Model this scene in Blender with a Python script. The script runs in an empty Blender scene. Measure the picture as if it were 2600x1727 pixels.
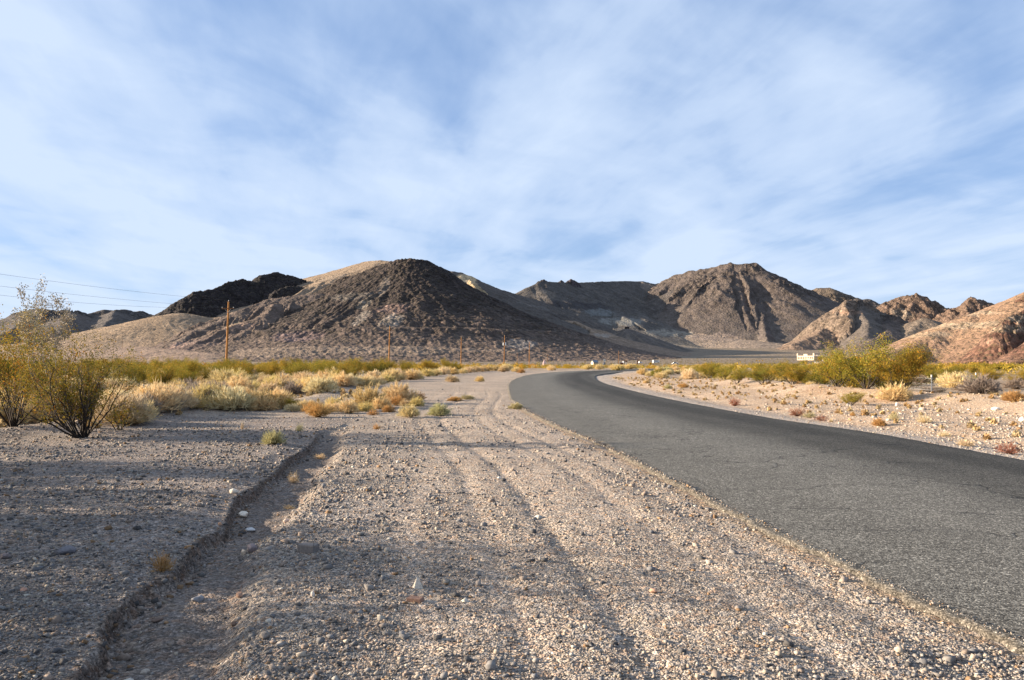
import bpy, math, random
import numpy as np
from mathutils import Vector

R = math.radians
random.seed(11)
rng = np.random.default_rng(11)
scene = bpy.context.scene
COL = scene.collection

# ------------------------------------------------------------------ camera
F, CX, HV, EYE = 1802.6, 1180.5, 831.0, 1.6      # focal length, centre, horizon and eye height used to lay out the place
cam_d = bpy.data.cameras.new("camera")
cam_d.sensor_width = 36.0
cam_d.lens = 36.0 * F / 2361.0
cam_d.shift_y = (HV - 784.0) / 2361.0
cam_d.clip_start, cam_d.clip_end = 0.1, 30000
cam = bpy.data.objects.new("camera", cam_d)
cam.location = (0, 0, EYE)
cam.rotation_euler = (R(90), 0, 0)
COL.objects.link(cam)
scene.camera = cam

# ------------------------------------------------------------------ light
SUN_EL, SUN_AZ = 14.0, -82.0                      # azimuth from +Y, clockwise positive: low sun from the left, a little behind
scene.view_settings.view_transform = 'Standard'
scene.view_settings.look = 'None'
scene.view_settings.exposure = 1.75
scene.view_settings.gamma = 1
sun_d = bpy.data.lights.new("sun", 'SUN')
sun_d.energy = 5.0
sun_d.angle = R(0.55)
sun_d.color = (1.0, 0.84, 0.64)
sun = bpy.data.objects.new("sun", sun_d)
sv = Vector((math.sin(R(SUN_AZ)) * math.cos(R(SUN_EL)), math.cos(R(SUN_AZ)) * math.cos(R(SUN_EL)), math.sin(R(SUN_EL))))
sun.rotation_euler = sv.to_track_quat('Z', 'Y').to_euler()
COL.objects.link(sun)

world = bpy.data.worlds.new("World")
scene.world = world
world.use_nodes = True
W = world.node_tree
W.nodes.clear()


def nd(t, typ, **kw):
    n = t.nodes.new(typ)
    for k, v in kw.items():
        if k.startswith('i_'):
            key = k[2:]
            key = int(key) if key.isdigit() else key
            n.inputs[key].default_value = v
        else:
            setattr(n, k, v)
    return n


def math_n(t, op, a, b=None, clamp=False):
    n = t.nodes.new('ShaderNodeMath')
    n.operation = op
    n.use_clamp = clamp
    for i, x in enumerate((a, b)):
        if x is None:
            continue
        if isinstance(x, (int, float)):
            n.inputs[i].default_value = x
        else:
            t.links.new(x, n.inputs[i])
    return n.outputs[0]


def mix_c(t, fac, a, b, mode='MIX'):
    n = t.nodes.new('ShaderNodeMix')
    n.data_type = 'RGBA'
    n.blend_type = mode
    for i, x in ((0, fac), (6, a), (7, b)):
        if isinstance(x, (int, float)):
            n.inputs[i].default_value = x
        elif isinstance(x, tuple):
            n.inputs[i].default_value = (*x[:3], 1)
        else:
            t.links.new(x, n.inputs[i])
    return n.outputs[2]


def ramp(t, fac, stops):
    n = t.nodes.new('ShaderNodeValToRGB')
    cr = n.color_ramp
    while len(cr.elements) < len(stops):
        cr.elements.new(0.5)
    for e, (p, c) in zip(cr.elements, stops):
        e.position = p
        e.color = (c, c, c, 1) if isinstance(c, (int, float)) else (*c, 1)
    t.links.new(fac, n.inputs[0])
    return n.outputs[0]


def noise_n(t, vec, scale, detail=4, rough=0.55, dist=0.0, dims='3D'):
    n = nd(t, 'ShaderNodeTexNoise', noise_dimensions=dims)
    n.inputs['Scale'].default_value = scale
    n.inputs['Detail'].default_value = detail
    n.inputs['Roughness'].default_value = rough
    n.inputs['Distortion'].default_value = dist
    if vec is not None:
        t.links.new(vec, n.inputs['Vector'])
    return n.outputs[0]


sky = nd(W, 'ShaderNodeTexSky', sky_type='NISHITA', sun_disc=False)
sky.sun_elevation = R(SUN_EL)
sky.sun_rotation = R(SUN_AZ)
sky.altitude = 1000
sky.air_density = 1.0
sky.dust_density = 0.6
sky.ozone_density = 1.6
tc = nd(W, 'ShaderNodeTexCoord')
sp = nd(W, 'ShaderNodeSeparateXYZ')
W.links.new(tc.outputs['Generated'], sp.inputs[0])
zc = math_n(W, 'ADD', math_n(W, 'MAXIMUM', sp.outputs[2], 0.0), 0.10)
px = math_n(W, 'DIVIDE', sp.outputs[0], zc)
py = math_n(W, 'DIVIDE', sp.outputs[1], zc)
cb = nd(W, 'ShaderNodeCombineXYZ')
W.links.new(px, cb.inputs[0])
W.links.new(py, cb.inputs[1])


def cloud_layer(rot, sx, sy, scale, off, detail, rough, dist):
    m = nd(W, 'ShaderNodeMapping', vector_type='TEXTURE')
    m.inputs['Location'].default_value = off
    m.inputs['Rotation'].default_value = (0, 0, R(rot))
    m.inputs['Scale'].default_value = (sx, sy, 1)
    W.links.new(cb.outputs[0], m.inputs[0])
    return noise_n(W, m.outputs[0], scale, detail, rough, dist)


n1 = cloud_layer(10, 1.0, 2.6, 1.15, (6.3, 3.9, 0), 5, 0.5, 0.35)
n2 = cloud_layer(-22, 1.0, 1.6, 2.4, (0.4, 5.2, 0), 5, 0.5, 0.5)
n3 = cloud_layer(16, 0.8, 3.2, 4.6, (7.4, 2.2, 0), 5, 0.6, 0.3)
cl = math_n(W, 'ADD', math_n(W, 'MULTIPLY', n1, 0.60), math_n(W, 'ADD', math_n(W, 'MULTIPLY', n2, 0.32), math_n(W, 'MULTIPLY', n3, 0.13)))
# the veil thins out towards the upper right of the sky
side = math_n(W, 'MULTIPLY', math_n(W, 'MAXIMUM', sp.outputs[0], 0.0), -0.10)
low = math_n(W, 'MULTIPLY', math_n(W, 'SUBTRACT', 0.16, sp.outputs[2], True), 0.5)
cov = ramp(W, math_n(W, 'ADD', math_n(W, 'ADD', cl, side), low), [(0.33, 0.0), (0.42, 0.36), (0.50, 0.74), (0.60, 1.0)])
skyc = mix_c(W, 1.0, sky.outputs[0], (0.78, 0.83, 1.0), 'MULTIPLY')
veil = mix_c(W, cov, (2.05, 3.25, 5.5), (4.15, 4.95, 6.2))
full = mix_c(W, math_n(W, 'ADD', math_n(W, 'MULTIPLY', cov, 0.45), 0.50), skyc, veil)
bg = nd(W, 'ShaderNodeBackground')
bg.inputs[1].default_value = 0.05
W.links.new(full, bg.inputs[0])
wo = nd(W, 'ShaderNodeOutputWorld')
W.links.new(bg.outputs[0], wo.inputs[0])


# ------------------------------------------------------------------ helpers
def P(u, v, Y):
    return ((u - CX) * Y / F, Y, EYE + (HV - v) * Y / F)


def gp(u, v, z=0.0):
    Y = (EYE - z) * F / (v - HV)
    return ((u - CX) * Y / F, Y)


def tag(o, label=None, cat=None, group=None, kind=None):
    if label: o['label'] = label
    if cat: o['category'] = cat
    if group: o['group'] = group
    if kind: o['kind'] = kind
    return o


def link(o, parent=None):
    COL.objects.link(o)
    if parent is not None:
        o.parent = parent
    return o


def empty(name, loc=(0, 0, 0), rz=0.0):
    o = bpy.data.objects.new(name, None)
    o.empty_display_size = 0.2
    o.location = loc
    o.rotation_euler = (0, 0, rz)
    return link(o)


def mesh_np(name, v, f, mat, col=None, smooth=False):
    """One mesh from vertex array v (N,3) and face array f (M,k)."""
    v = np.asarray(v, np.float32)
    f = np.asarray(f, np.int32)
    me = bpy.data.meshes.new(name)
    m, k = f.shape
    me.vertices.add(len(v))
    me.vertices.foreach_set('co', v.ravel())
    me.loops.add(m * k)
    me.loops.foreach_set('vertex_index', f.ravel())
    me.polygons.add(m)
    me.polygons.foreach_set('loop_start', np.arange(m, dtype=np.int32) * k)
    if smooth:
        me.polygons.foreach_set('use_smooth', np.ones(m, bool))
    if col is not None:
        a = me.color_attributes.new('Col', 'FLOAT_COLOR', 'POINT')
        c = np.ones((len(v), 4), np.float32)
        c[:, :3] = np.clip(col, 0, 4) * 0.69
        a.data.foreach_set('color', c.ravel())
    me.update(calc_edges=True)
    if mat: me.materials.append(mat)
    return me


def obj(name, me, parent=None):
    return link(bpy.data.objects.new(name, me), parent)


def _h(ix, iy, seed):
    h = (ix.astype(np.int64) * 374761393 + iy.astype(np.int64) * 668265263 + seed * 974711) & 0x7fffffff
    h = (h ^ (h >> 13)) * 1274126177 & 0x7fffffff
    h = (h ^ (h >> 16)) * 668265263 & 0x7fffffff
    return (h ^ (h >> 15)) & 0x7fffffff


def perlin(x, y, seed=0):
    ix, iy = np.floor(x), np.floor(y)
    fx, fy = x - ix, y - iy
    u, w = fx * fx * fx * (fx * (fx * 6 - 15) + 10), fy * fy * fy * (fy * (fy * 6 - 15) + 10)

    def g(dx, dy):
        a = _h(ix + dx, iy + dy, seed) * (2 * math.pi / 0x7fffffff)
        return np.cos(a) * (fx - dx) + np.sin(a) * (fy - dy)
    a, b, c, d = g(0, 0), g(1, 0), g(0, 1), g(1, 1)
    return 1.5 * ((a + (b - a) * u) + ((c + (d - c) * u) - (a + (b - a) * u)) * w)


def fbm(x, y, seed=0, octv=5, gain=0.5, ridged=False):
    s, a, t = 0.0, 1.0, 0.0
    for i in range(octv):
        n = perlin(x * 2 ** i + 17.3 * i, y * 2 ** i - 9.1 * i, seed + i * 13)
        if ridged: n = 1 - 2 * np.abs(n)
        s = s + a * n
        t += a
        a *= gain
    return s / t


def sstep(a, b, x):
    t = np.clip((x - a) / (b - a), 0, 1)
    return t * t * (3 - 2 * t)


# ------------------------------------------------------------------ road and ground outline data (metres)
S2 = 1985.0


def sg(pts):
    return np.array([((u - 1300) * (1.6 * S2 / (v - 915)) / S2, 1.6 * S2 / (v - 915)) for u, v in pts])


roadL = np.array([(3.1, -30), (3.05, -5), (2.95, 1.0), (2.76, 4.17), (2.69, 4.72), (2.62, 5.1), (2.53, 5.6), (2.46, 6.26), (2.34, 7.2), (2.22, 8.0), (2.10, 9.48),
                  (2.0, 10.6), (1.85, 12.3), (1.63, 13.93), (1.32, 16.5), (.92, 19.5), (.43, 23.9), (.1, 28), (-.1, 32.4), (-.24, 43), (-.28, 51), (-.1, 60), (.3, 67.6),
                  (1.1, 79), (2.5, 90.7), (5.0, 103), (8.2, 114), (14, 128), (22, 142), (34, 158), (52, 176), (80, 196)])
roadR = np.array([(9.9, -30), (9.6, -5), (9.2, 1.0), (8.75, 6), (8.4, 9), (8.1, 12.3), (7.9, 17.1), (7.1, 21), (6.8, 25), (6.5, 30), (6.3, 36), (6.25, 45), (6.4, 55),
                  (7.1, 66), (8.2, 77), (9.8, 87), (12.5, 98), (17, 110), (24, 124), (36, 141), (54, 160), (82, 180)])


def resample(p, n):
    d = np.r_[0, np.cumsum(np.hypot(*np.diff(p, axis=0).T))]
    # smooth with a Catmull-like pass through dense linear sampling
    t = np.linspace(0, d[-1], n)
    q = np.c_[np.interp(t, d, p[:, 0]), np.interp(t, d, p[:, 1])]
    return q


def road_x(y, edge):
    return np.interp(y, edge[:110, 1] if False else edge[:, 1], edge[:, 0])


gullyL = sg([(150, 1745), (163, 1727), (222, 1680), (252, 1653), (247, 1620), (250, 1597), (280, 1560), (317, 1523), (373, 1481), (429, 1457), (466, 1411), (513, 1362), (565, 1345),
             (583, 1290), (601, 1256), (652, 1234), (699, 1197), (727, 1164), (765, 1146), (789, 1124), (812, 1096), (859, 1082), (896, 1068)])
gullyR = sg([(545, 1760), (559, 1727), (582, 1616), (596, 1546), (610, 1476), (640, 1430), (625, 1374), (700, 1327), (764, 1262), (800, 1197), (845, 1159), (850, 1130), (870, 1096), (900, 1080), (925, 1068)])
yb = np.array([0, 17, 20, 23.5, 27, 31, 36, 45, 60, 75, 100, 122, 150])
xb = np.array([-12.5, -11.0, -9.9, -9.9, -8.6, -7.4, -8.0, -9.5, -10.5, -9.5, -5.5, -1.5, 10])     # left limit of the open gravel
yr_ = np.array([0, 10, 24, 28, 31, 34, 45, 53, 62, 74, 95, 120, 160])
xr_ = np.array([15.6, 16.5, 16.2, 16.8, 15.2, 13.9, 15.4, 15.5, 14.6, 13.8, 15.5, 26, 60])                 # right limit of the open verge


def G(x, y, detail=True):
    """Height of the ground."""
    yy = np.maximum(y, 0)
    z = np.interp(yy, [0, 160, 220, 300, 600, 800, 1200, 1800, 2600, 4000, 9000], [0, 0, -.8, -1.1, -1.1, 1.6, 9, 32, 70, 110, 120])
    r = np.hypot(x, y)
    z = z + 0.25 * fbm(x / 30, y / 30, 3, 3) * sstep(25, 80, r) * (1 - sstep(0, 8, 8 - np.abs(x - 4)) * (y < 130))
    # gully with a sharp left scarp
    xl = np.interp(y, gullyL[:, 1], gullyL[:, 0]) + 0.035 * perlin(y * 2.2, x * 0, 5) + 0.035 * perlin(y * 6, x * 0, 6)
    xr = np.interp(y, gullyR[:, 1], gullyR[:, 0])
    xl = xl + 0.06 * perlin(y * 1.1, x * 0, 15)
    w = 1 - sstep(15, 21, y)
    dep = 0.155 * w * (0.8 + 0.45 * perlin(y * .8, x * 0, 8))
    ch = sstep(0, 0.045 + .03 * (1 + perlin(y * 1.9, x * 0, 17)), x - xl + .02 * perlin(y * 16, x * 3, 14)) * (1 - sstep(-0.10, 0.20, x - xr + .08 * perlin(y * 1.5, x * 0, 16)))
    z = z - dep * ch * (1 + .25 * fbm(x * 3, y * 3, 18, 3))
    z = z + .05 * w * np.clip(fbm(x * 2.5, y * 1.6, 19, 3) - .05, 0, 1) * sstep(0, .12, x - xl) * (1 - sstep(0, .6, x - xl - .2))
    z = z + 0.05 * w * (1 - sstep(-0.4, 0.0, x - xl)) * sstep(-9, -3, x)
    # berms beside the open gravel
    b = np.interp(y, yb, xb)
    m = np.exp(-((x - b + .3) / 0.8) ** 2) * sstep(8, 14, y) * (1 - sstep(50, 90, y))
    z = z + 0.13 * m * (1 + 0.6 * perlin(y * .5, x * .3, 9))
    c = np.interp(y, yr_, xr_)
    m = np.exp(-((x - c + .2) / 1.6) ** 2) * sstep(10, 18, y) * (1 - sstep(45, 70, y))
    z = z + 0.38 * m * (1 + 0.6 * perlin(y * .3, x * .2, 10)) - 0.3 * sstep(0, 5, x - c) * sstep(10, 18, y) * (1 - sstep(70, 110, y))
    # right ditch between road and verge
    rr = np.interp(y, roadR[:, 1], roadR[:, 0])
    z = z - 0.10 * np.exp(-((x - rr - 1.7) / 0.9) ** 2) * (y < 60)
    # bed under the asphalt, always below it
    rl = np.interp(y, roadL[:, 1], roadL[:, 0])
    onroad = sstep(-0.02, 0.35, x - rl) * sstep(-0.02, 0.25, rr - x) * (y < 120)
    if detail:
        nr = 1 - sstep(30, 60, r)
        z = z + nr * (0.018 * fbm(x * 1.1, y * 1.1, 21, 4) + 0.010 * fbm(x * 6, y * 6, 22, 3))
        # shallow wheel ruts along the shoulder
        for off, a in ((-0.7, .020), (-1.3, .016), (-2.3, .024), (-2.9, .016)):
            z = z - nr * a * np.exp(-((x - rl - off - 0.35 * np.sin(y * .22)) / 0.11) ** 2) * (y > 3) * (y < 40)
    z = z - 0.05 * onroad
    return z


# ------------------------------------------------------------------ materials
def new_mat(name):
    m = bpy.data.materials.new(name)
    m.use_nodes = True
    t = m.node_tree
    b = t.nodes['Principled BSDF']
    b.inputs['Roughness'].default_value = 0.9
    b.inputs['Specular IOR Level'].default_value = 0.15
    return m, t, b


def attr(t, name='Col'):
    n = nd(t, 'ShaderNodeAttribute', attribute_name=name)
    return n.outputs['Color']


def simple(name, col, rough=0.8, nscale=3.0, namt=0.25, metal=0.0):
    m, t, b = new_mat(name)
    o = nd(t, 'ShaderNodeTexCoord').outputs['Object']
    n = noise_n(t, o, nscale, 5, 0.6)
    k = ramp(t, n, [(0.3, 1 - namt), (0.7, 1 + namt)])
    col = tuple(c_ * .86 for c_ in col)
    t.links.new(mix_c(t, 1.0, col, k, 'MULTIPLY'), b.inputs['Base Color'])
    b.inputs['Roughness'].default_value = rough
    b.inputs['Metallic'].default_value = metal
    return m


def ground_mat():
    m, t, b = new_mat('desert_gravel')
    o = nd(t, 'ShaderNodeTexCoord').outputs['Object']
    base = attr(t)
    out = base
    bumps = None
    for sc, amt in ((75.0, 0.9), (34.0, 0.75)):
        v = nd(t, 'ShaderNodeTexVoronoi')
        v.inputs['Scale'].default_value = sc
        t.links.new(o, v.inputs['Vector'])
        r = ramp(t, nd_sep(t, v.outputs['Color'], 0), [(0.0, 0.4), (0.25, 0.75), (0.6, 1.02), (0.85, 1.25), (1.0, 1.7)])
        out = mix_c(t, amt, out, mix_c(t, 1.0, out, r, 'MULTIPLY'))
        hgt = math_n(t, 'SUBTRACT', 0.6, v.outputs['Distance'])
        bumps = hgt if bumps is None else math_n(t, 'ADD', bumps, math_n(t, 'MULTIPLY', hgt, 1.6))
    # tint of single stones
    v = nd(t, 'ShaderNodeTexVoronoi')
    v.inputs['Scale'].default_value = 22.0
    t.links.new(o, v.inputs['Vector'])
    tint = ramp(t, nd_sep(t, v.outputs['Color'], 1), [(0.0, (1.25, .95, .75)), (0.35, (1, 1, 1)), (0.7, (.92, .98, 1.08)), (1.0, (1.3, 1.2, 1.05))])
    out = mix_c(t, 0.6, out, mix_c(t, 1.0, out, tint, 'MULTIPLY'))
    big = ramp(t, noise_n(t, o, 0.35, 5, 0.65), [(0.3, 0.82), (0.7, 1.15)])
    out = mix_c(t, 1.0, out, big, 'MULTIPLY')
    # far away: scrub dots on the plain
    ly = math_n(t, 'LENGTH', o) if False else None
    vl = nd(t, 'ShaderNodeVectorMath', operation='LENGTH')
    t.links.new(o, vl.inputs[0])
    far = ramp(t, math_n(t, 'DIVIDE', vl.outputs['Value'], 1000.0), [(0.16, 0.0), (0.35, 1.0)])
    v2 = nd(t, 'ShaderNodeTexVoronoi')
    v2.inputs['Scale'].default_value = 0.28
    t.links.new(o, v2.inputs['Vector'])
    dots = ramp(t, v2.outputs['Distance'], [(0.30, 1.0), (0.45, 0.0)])
    out = mix_c(t, math_n(t, 'MULTIPLY', math_n(t, 'MULTIPLY', dots, far), 0.75), out, (0.085, 0.075, 0.035))
    t.links.new(out, b.inputs['Base Color'])
    bn = nd(t, 'ShaderNodeBump')
    bn.inputs['Strength'].default_value = 0.9
    bn.inputs['Distance'].default_value = 0.012
    t.links.new(bumps, bn.inputs['Height'])
    b2 = nd(t, 'ShaderNodeBump')
    b2.inputs['Strength'].default_value = 0.5
    b2.inputs['Distance'].default_value = 0.6
    t.links.new(math_n(t, 'MULTIPLY', dots, far), b2.inputs['Height'])
    t.links.new(bn.outputs[0], b2.inputs['Normal'])
    t.links.new(b2.outputs[0], b.inputs['Normal'])
    return m


def nd_sep(t, c, i):
    s = nd(t, 'ShaderNodeSeparateColor')
    t.links.new(c, s.inputs[0])
    return s.outputs[i]


def hill_mat(name, fine, shrub, dot_amt=0.55, rock=1.0):
    """fine: metres of the smallest rock texture; shrub: spacing of the scrub dots."""
    m, t, b = new_mat(name)
    o = nd(t, 'ShaderNodeTexCoord').outputs['Object']
    base = attr(t)
    al = nd(t, 'ShaderNodeAttribute', attribute_name='Rock').outputs['Fac']
    n1 = noise_n(t, o, 1 / (fine * 6), 7, 0.68)
    n2 = noise_n(t, o, 1 / fine, 3, 0.6)
    out = mix_c(t, 1.0, base, ramp(t, n1, [(0.3, 0.62), (0.5, 1.0), (0.72, 1.42)]), 'MULTIPLY')
    out = mix_c(t, 1.0, out, ramp(t, n2, [(0.32, 0.68), (0.7, 1.34)]), 'MULTIPLY')
    v = nd(t, 'ShaderNodeTexVoronoi')
    v.inputs['Scale'].default_value = 1 / shrub
    t.links.new(o, v.inputs['Vector'])
    dots = ramp(t, v.outputs['Distance'], [(0.26, 1.0), (0.42, 0.0)])
    out = mix_c(t, math_n(t, 'MULTIPLY', dots, dot_amt), out, (0.075, 0.062, 0.034))
    v3 = nd(t, 'ShaderNodeTexVoronoi')
    v3.inputs['Scale'].default_value = 1 / (fine * 2.2)
    t.links.new(o, v3.inputs['Vector'])
    blocks = nd_sep(t, v3.outputs['Color'], 0)
    out = mix_c(t, al, out, mix_c(t, 1.0, out, ramp(t, blocks, [(0.0, 0.55), (0.6, 1.0), (1.0, 1.5)]), 'MULTIPLY'))
    t.links.new(out, b.inputs['Base Color'])
    bn = nd(t, 'ShaderNodeBump')
    bn.inputs['Strength'].default_value = 0.75
    bn.inputs['Distance'].default_value = fine * 1.1
    h = math_n(t, 'ADD', math_n(t, 'MULTIPLY', n1, 2.2), math_n(t, 'MULTIPLY', n2, 0.7))
    h = math_n(t, 'ADD', h, math_n(t, 'MULTIPLY', math_n(t, 'MULTIPLY', v3.outputs['Distance'], al), -1.6 * rock))
    h = math_n(t, 'ADD', h, math_n(t, 'MULTIPLY', dots, 0.35))
    t.links.new(h, bn.inputs['Height'])
    t.links.new(bn.outputs[0], b.inputs['Normal'])
    return m


def road_mat():
    m, t, b = new_mat('worn_asphalt')
    o = nd(t, 'ShaderNodeTexCoord').outputs['Object']
    base = attr(t)
    v = nd(t, 'ShaderNodeTexVoronoi')
    v.inputs['Scale'].default_value = 95
    t.links.new(o, v.inputs['Vector'])
    agg = nd_sep(t, v.outputs['Color'], 0)
    out = mix_c(t, 1.0, base, ramp(t, agg, [(0.0, 0.35), (0.45, 0.8), (0.8, 1.3), (1.0, 2.6)]), 'MULTIPLY')
    v5 = nd(t, 'ShaderNodeTexVoronoi')
    v5.inputs['Scale'].default_value = 42
    t.links.new(o, v5.inputs['Vector'])
    out = mix_c(t, 0.6, out, mix_c(t, 1.0, out, ramp(t, nd_sep(t, v5.outputs['Color'], 2), [(0.0, 0.5), (0.6, 1.0), (1.0, 1.7)]), 'MULTIPLY'))
    n = noise_n(t, o, 0.8, 6, 0.7)
    out = mix_c(t, 1.0, out, ramp(t, n, [(0.3, 0.85), (0.7, 1.13)]), 'MULTIPLY')
    # cracks
    wv = nd(t, 'ShaderNodeVectorMath', operation='ADD')
    no = nd(t, 'ShaderNodeTexNoise')
    no.inputs['Scale'].default_value = 1.7
    no.inputs['Detail'].default_value = 5
    t.links.new(o, no.inputs['Vector'])
    sc = nd(t, 'ShaderNodeVectorMath', operation='SCALE')
    sc.inputs['Scale'].default_value = 0.9
    t.links.new(no.outputs['Color'], sc.inputs[0])
    t.links.new(o, wv.inputs[0])
    t.links.new(sc.outputs[0], wv.inputs[1])
    mp = nd(t, 'ShaderNodeMapping')
    mp.inputs['Scale'].default_value = (0.34, 0.62, 1)
    t.links.new(wv.outputs[0], mp.inputs[0])
    vc = nd(t, 'ShaderNodeTexVoronoi', feature='DISTANCE_TO_EDGE')
    vc.inputs['Scale'].default_value = 1.0
    t.links.new(mp.outputs[0], vc.inputs['Vector'])
    cr = ramp(t, vc.outputs['Distance'], [(0.0, 1.0), (0.010, 0.0)])
    keep = ramp(t, noise_n(t, o, 0.33, 3, 0.5), [(0.45, 0.0), (0.52, 1.0)])
    crk = math_n(t, 'MULTIPLY', cr, keep)
    out = mix_c(t, math_n(t, 'MULTIPLY', crk, 0.92), out, (0.018, 0.018, 0.018))
    t.links.new(out, b.inputs['Base Color'])
    b.inputs['Roughness'].default_value = 0.75
    b.inputs['Specular IOR Level'].default_value = 0.06
    bn = nd(t, 'ShaderNodeBump')
    bn.inputs['Strength'].default_value = 0.6
    bn.inputs['Distance'].default_value = 0.004
    t.links.new(math_n(t, 'SUBTRACT', math_n(t, 'SUBTRACT', 0.5, v.outputs['Distance']), math_n(t, 'MULTIPLY', crk, 2.0)), bn.inputs['Height'])
    t.links.new(bn.outputs[0], b.inputs['Normal'])
    return m


def plant_mat(name, trans=0.22, var=0.16):
    m, t, b = new_mat(name)
    base = attr(t)
    oi = nd(t, 'ShaderNodeObjectInfo')
    k = ramp(t, oi.outputs['Random'], [(0.0, (1 - var, 1 - var, 1 - var * .9)), (0.35, (1.05, .97, .86)), (0.7, (.97, 1.04, .92)), (1.0, (1 + var, 1 + var * .8, 1 + var * .6))])
    c = mix_c(t, 1.0, base, k, 'MULTIPLY')
    t.links.new(c, b.inputs['Base Color'])
    tr = nd(t, 'ShaderNodeBsdfTranslucent')
    t.links.new(c, tr.inputs[0])
    mx = nd(t, 'ShaderNodeMixShader')
    mx.inputs[0].default_value = trans
    t.links.new(b.outputs[0], mx.inputs[1])
    t.links.new(tr.outputs[0], mx.inputs[2])
    t.links.new(mx.outputs[0], t.nodes['Material Output'].inputs[0])
    return m


def stone_mat():
    m, t, b = new_mat('loose_stone')
    o = nd(t, 'ShaderNodeTexCoord').outputs['Object']
    n = noise_n(t, o, 60, 4, 0.6)
    t.links.new(mix_c(t, 1.0, attr(t), ramp(t, n, [(0.3, 0.75), (0.7, 1.2)]), 'MULTIPLY'), b.inputs['Base Color'])
    return m


M_ground, M_road, M_stone = ground_mat(), road_mat(), stone_mat()
M_plant = plant_mat('dry_shrub')
M_leaf = plant_mat('creosote_leaf', 0.25, 0.2)
M_bark = plant_mat('shrub_bark', 0.0, 0.15)

# ------------------------------------------------------------------ ground sheet
def polar_mesh(name, az, r, hf, cf, mat, keep=None, closed=False, extra=None):
    A, RR = np.meshgrid(R(1) * az if False else np.radians(az), r)
    X, Y = RR * np.sin(A), RR * np.cos(A)
    Z, aux = hf(X, Y)
    C = cf(X, Y, Z, aux)
    nr, na = X.shape
    idx = np.arange(nr * na).reshape(nr, na)
    if closed:
        a0, a1 = idx, np.roll(idx, -1, axis=1)
        q = np.stack([a0[:-1], a0[1:], a1[1:], a1[:-1]], -1).reshape(-1, 4)
    else:
        q = np.stack([idx[:-1, :-1], idx[1:, :-1], idx[1:, 1:], idx[:-1, 1:]], -1).reshape(-1, 4)
    V = np.stack([X, Y, Z], -1).reshape(-1, 3)
    Cf = C.reshape(-1, 3)
    Rk = aux['rock'].reshape(-1) if aux and 'rock' in aux else None
    if keep is not None:
        kp = keep(X, Y, Z).reshape(-1)
        q = q[kp[q].any(axis=1)]
        used = np.zeros(len(V), bool)
        used[q.ravel()] = True
        mp = np.cumsum(used) - 1
        V, Cf, q = V[used], Cf[used], mp[q]
        if Rk is not None: Rk = Rk[used]
    q = q[:, ::-1]
    me = mesh_np(name, V, q, mat, Cf, smooth=True)
    if Rk is not None:
        a = me.attributes.new('Rock', 'FLOAT', 'POINT')
        a.data.foreach_set('value', Rk.astype(np.float32))
    return me


def ground_col(X, Y, Z, aux):
    rl = np.interp(Y, roadL[:, 1], roadL[:, 0])
    rr = np.interp(Y, roadR[:, 1], roadR[:, 0])
    b = np.interp(Y, yb, xb)
    c = np.interp(Y, yr_, xr_)
    xl = np.interp(Y, gullyL[:, 1], gullyL[:, 0])
    xr = np.interp(Y, gullyR[:, 1], gullyR[:, 0])
    C = np.empty(X.shape + (3,))
    C[:] = (0.42, 0.35, 0.285)

    def put(mask, col):
        nonlocal C
        C = C * (1 - mask[..., None]) + np.array(col) * mask[..., None]
    n = fbm(X / 3, Y / 3, 31, 4)
    r = np.hypot(X, Y)
    put(sstep(.1, .5, n) * .5, (0.34, 0.31, 0.29))
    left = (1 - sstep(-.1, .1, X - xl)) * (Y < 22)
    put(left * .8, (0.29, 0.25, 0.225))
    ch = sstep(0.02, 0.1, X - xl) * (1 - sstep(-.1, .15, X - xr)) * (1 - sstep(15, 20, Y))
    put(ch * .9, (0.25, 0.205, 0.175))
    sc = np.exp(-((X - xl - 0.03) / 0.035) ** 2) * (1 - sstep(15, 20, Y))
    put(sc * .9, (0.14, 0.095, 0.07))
    # smooth travelled strip near the asphalt
    tr = np.exp(-((X - rl + 1.6) / 1.1) ** 2) * sstep(6, 12, Y)
    put(tr * .7, (0.50, 0.41, 0.33))
    for off in (.7, 1.3, 2.3, 2.9):
        put(np.exp(-((X - rl + off + 0.35 * np.sin(Y * .22)) / .13) ** 2) * (Y > 3) * (Y < 40) * .5, (0.54, 0.44, 0.35))
    # orange dirt right at the edge
    put(np.exp(-((X - rl + .05) / (0.07 + .05 * fbm(X * 2, Y * 2, 33, 3))) ** 2) * (Y < 30) * .7, (0.42, 0.30, 0.19))
    # right verge
    rv = sstep(0.6, 2.2, X - rr + .4 * n)
    put(rv * (Y < 130), (0.60, 0.455, 0.325))
    put(rv * sstep(.05, .4, fbm(X / 1.7, Y / 1.7, 35, 4)) * .5, (0.50, 0.34, 0.22))
    put(sstep(-.1, .05, X - rr) * (1 - rv) * (Y < 120), (0.50, 0.435, 0.375))
    # scrub land
    f = np.maximum(1 - sstep(-1.5, .3, X - b), sstep(-.3, 2.0, X - c))
    f = np.maximum(f, sstep(118, 135, Y))
    put(f * .85, (0.40, 0.315, 0.225))
    put(f * sstep(0, .5, fbm(X / 9, Y / 9, 41, 4)) * .6, (0.30, 0.25, 0.20))
    fr = sstep(250, 700, r)
    put(fr * .8, (0.30, 0.235, 0.175))
    put(fr * sstep(-.1, .4, fbm(X / 160, Y / 60, 43, 5)) * .6, (0.235, 0.195, 0.15))
    put(fr * sstep(.28, .42, fbm(X / 90, Y / 22, 47, 5)) * .55, (0.42, 0.345, 0.265))
    return C


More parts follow.
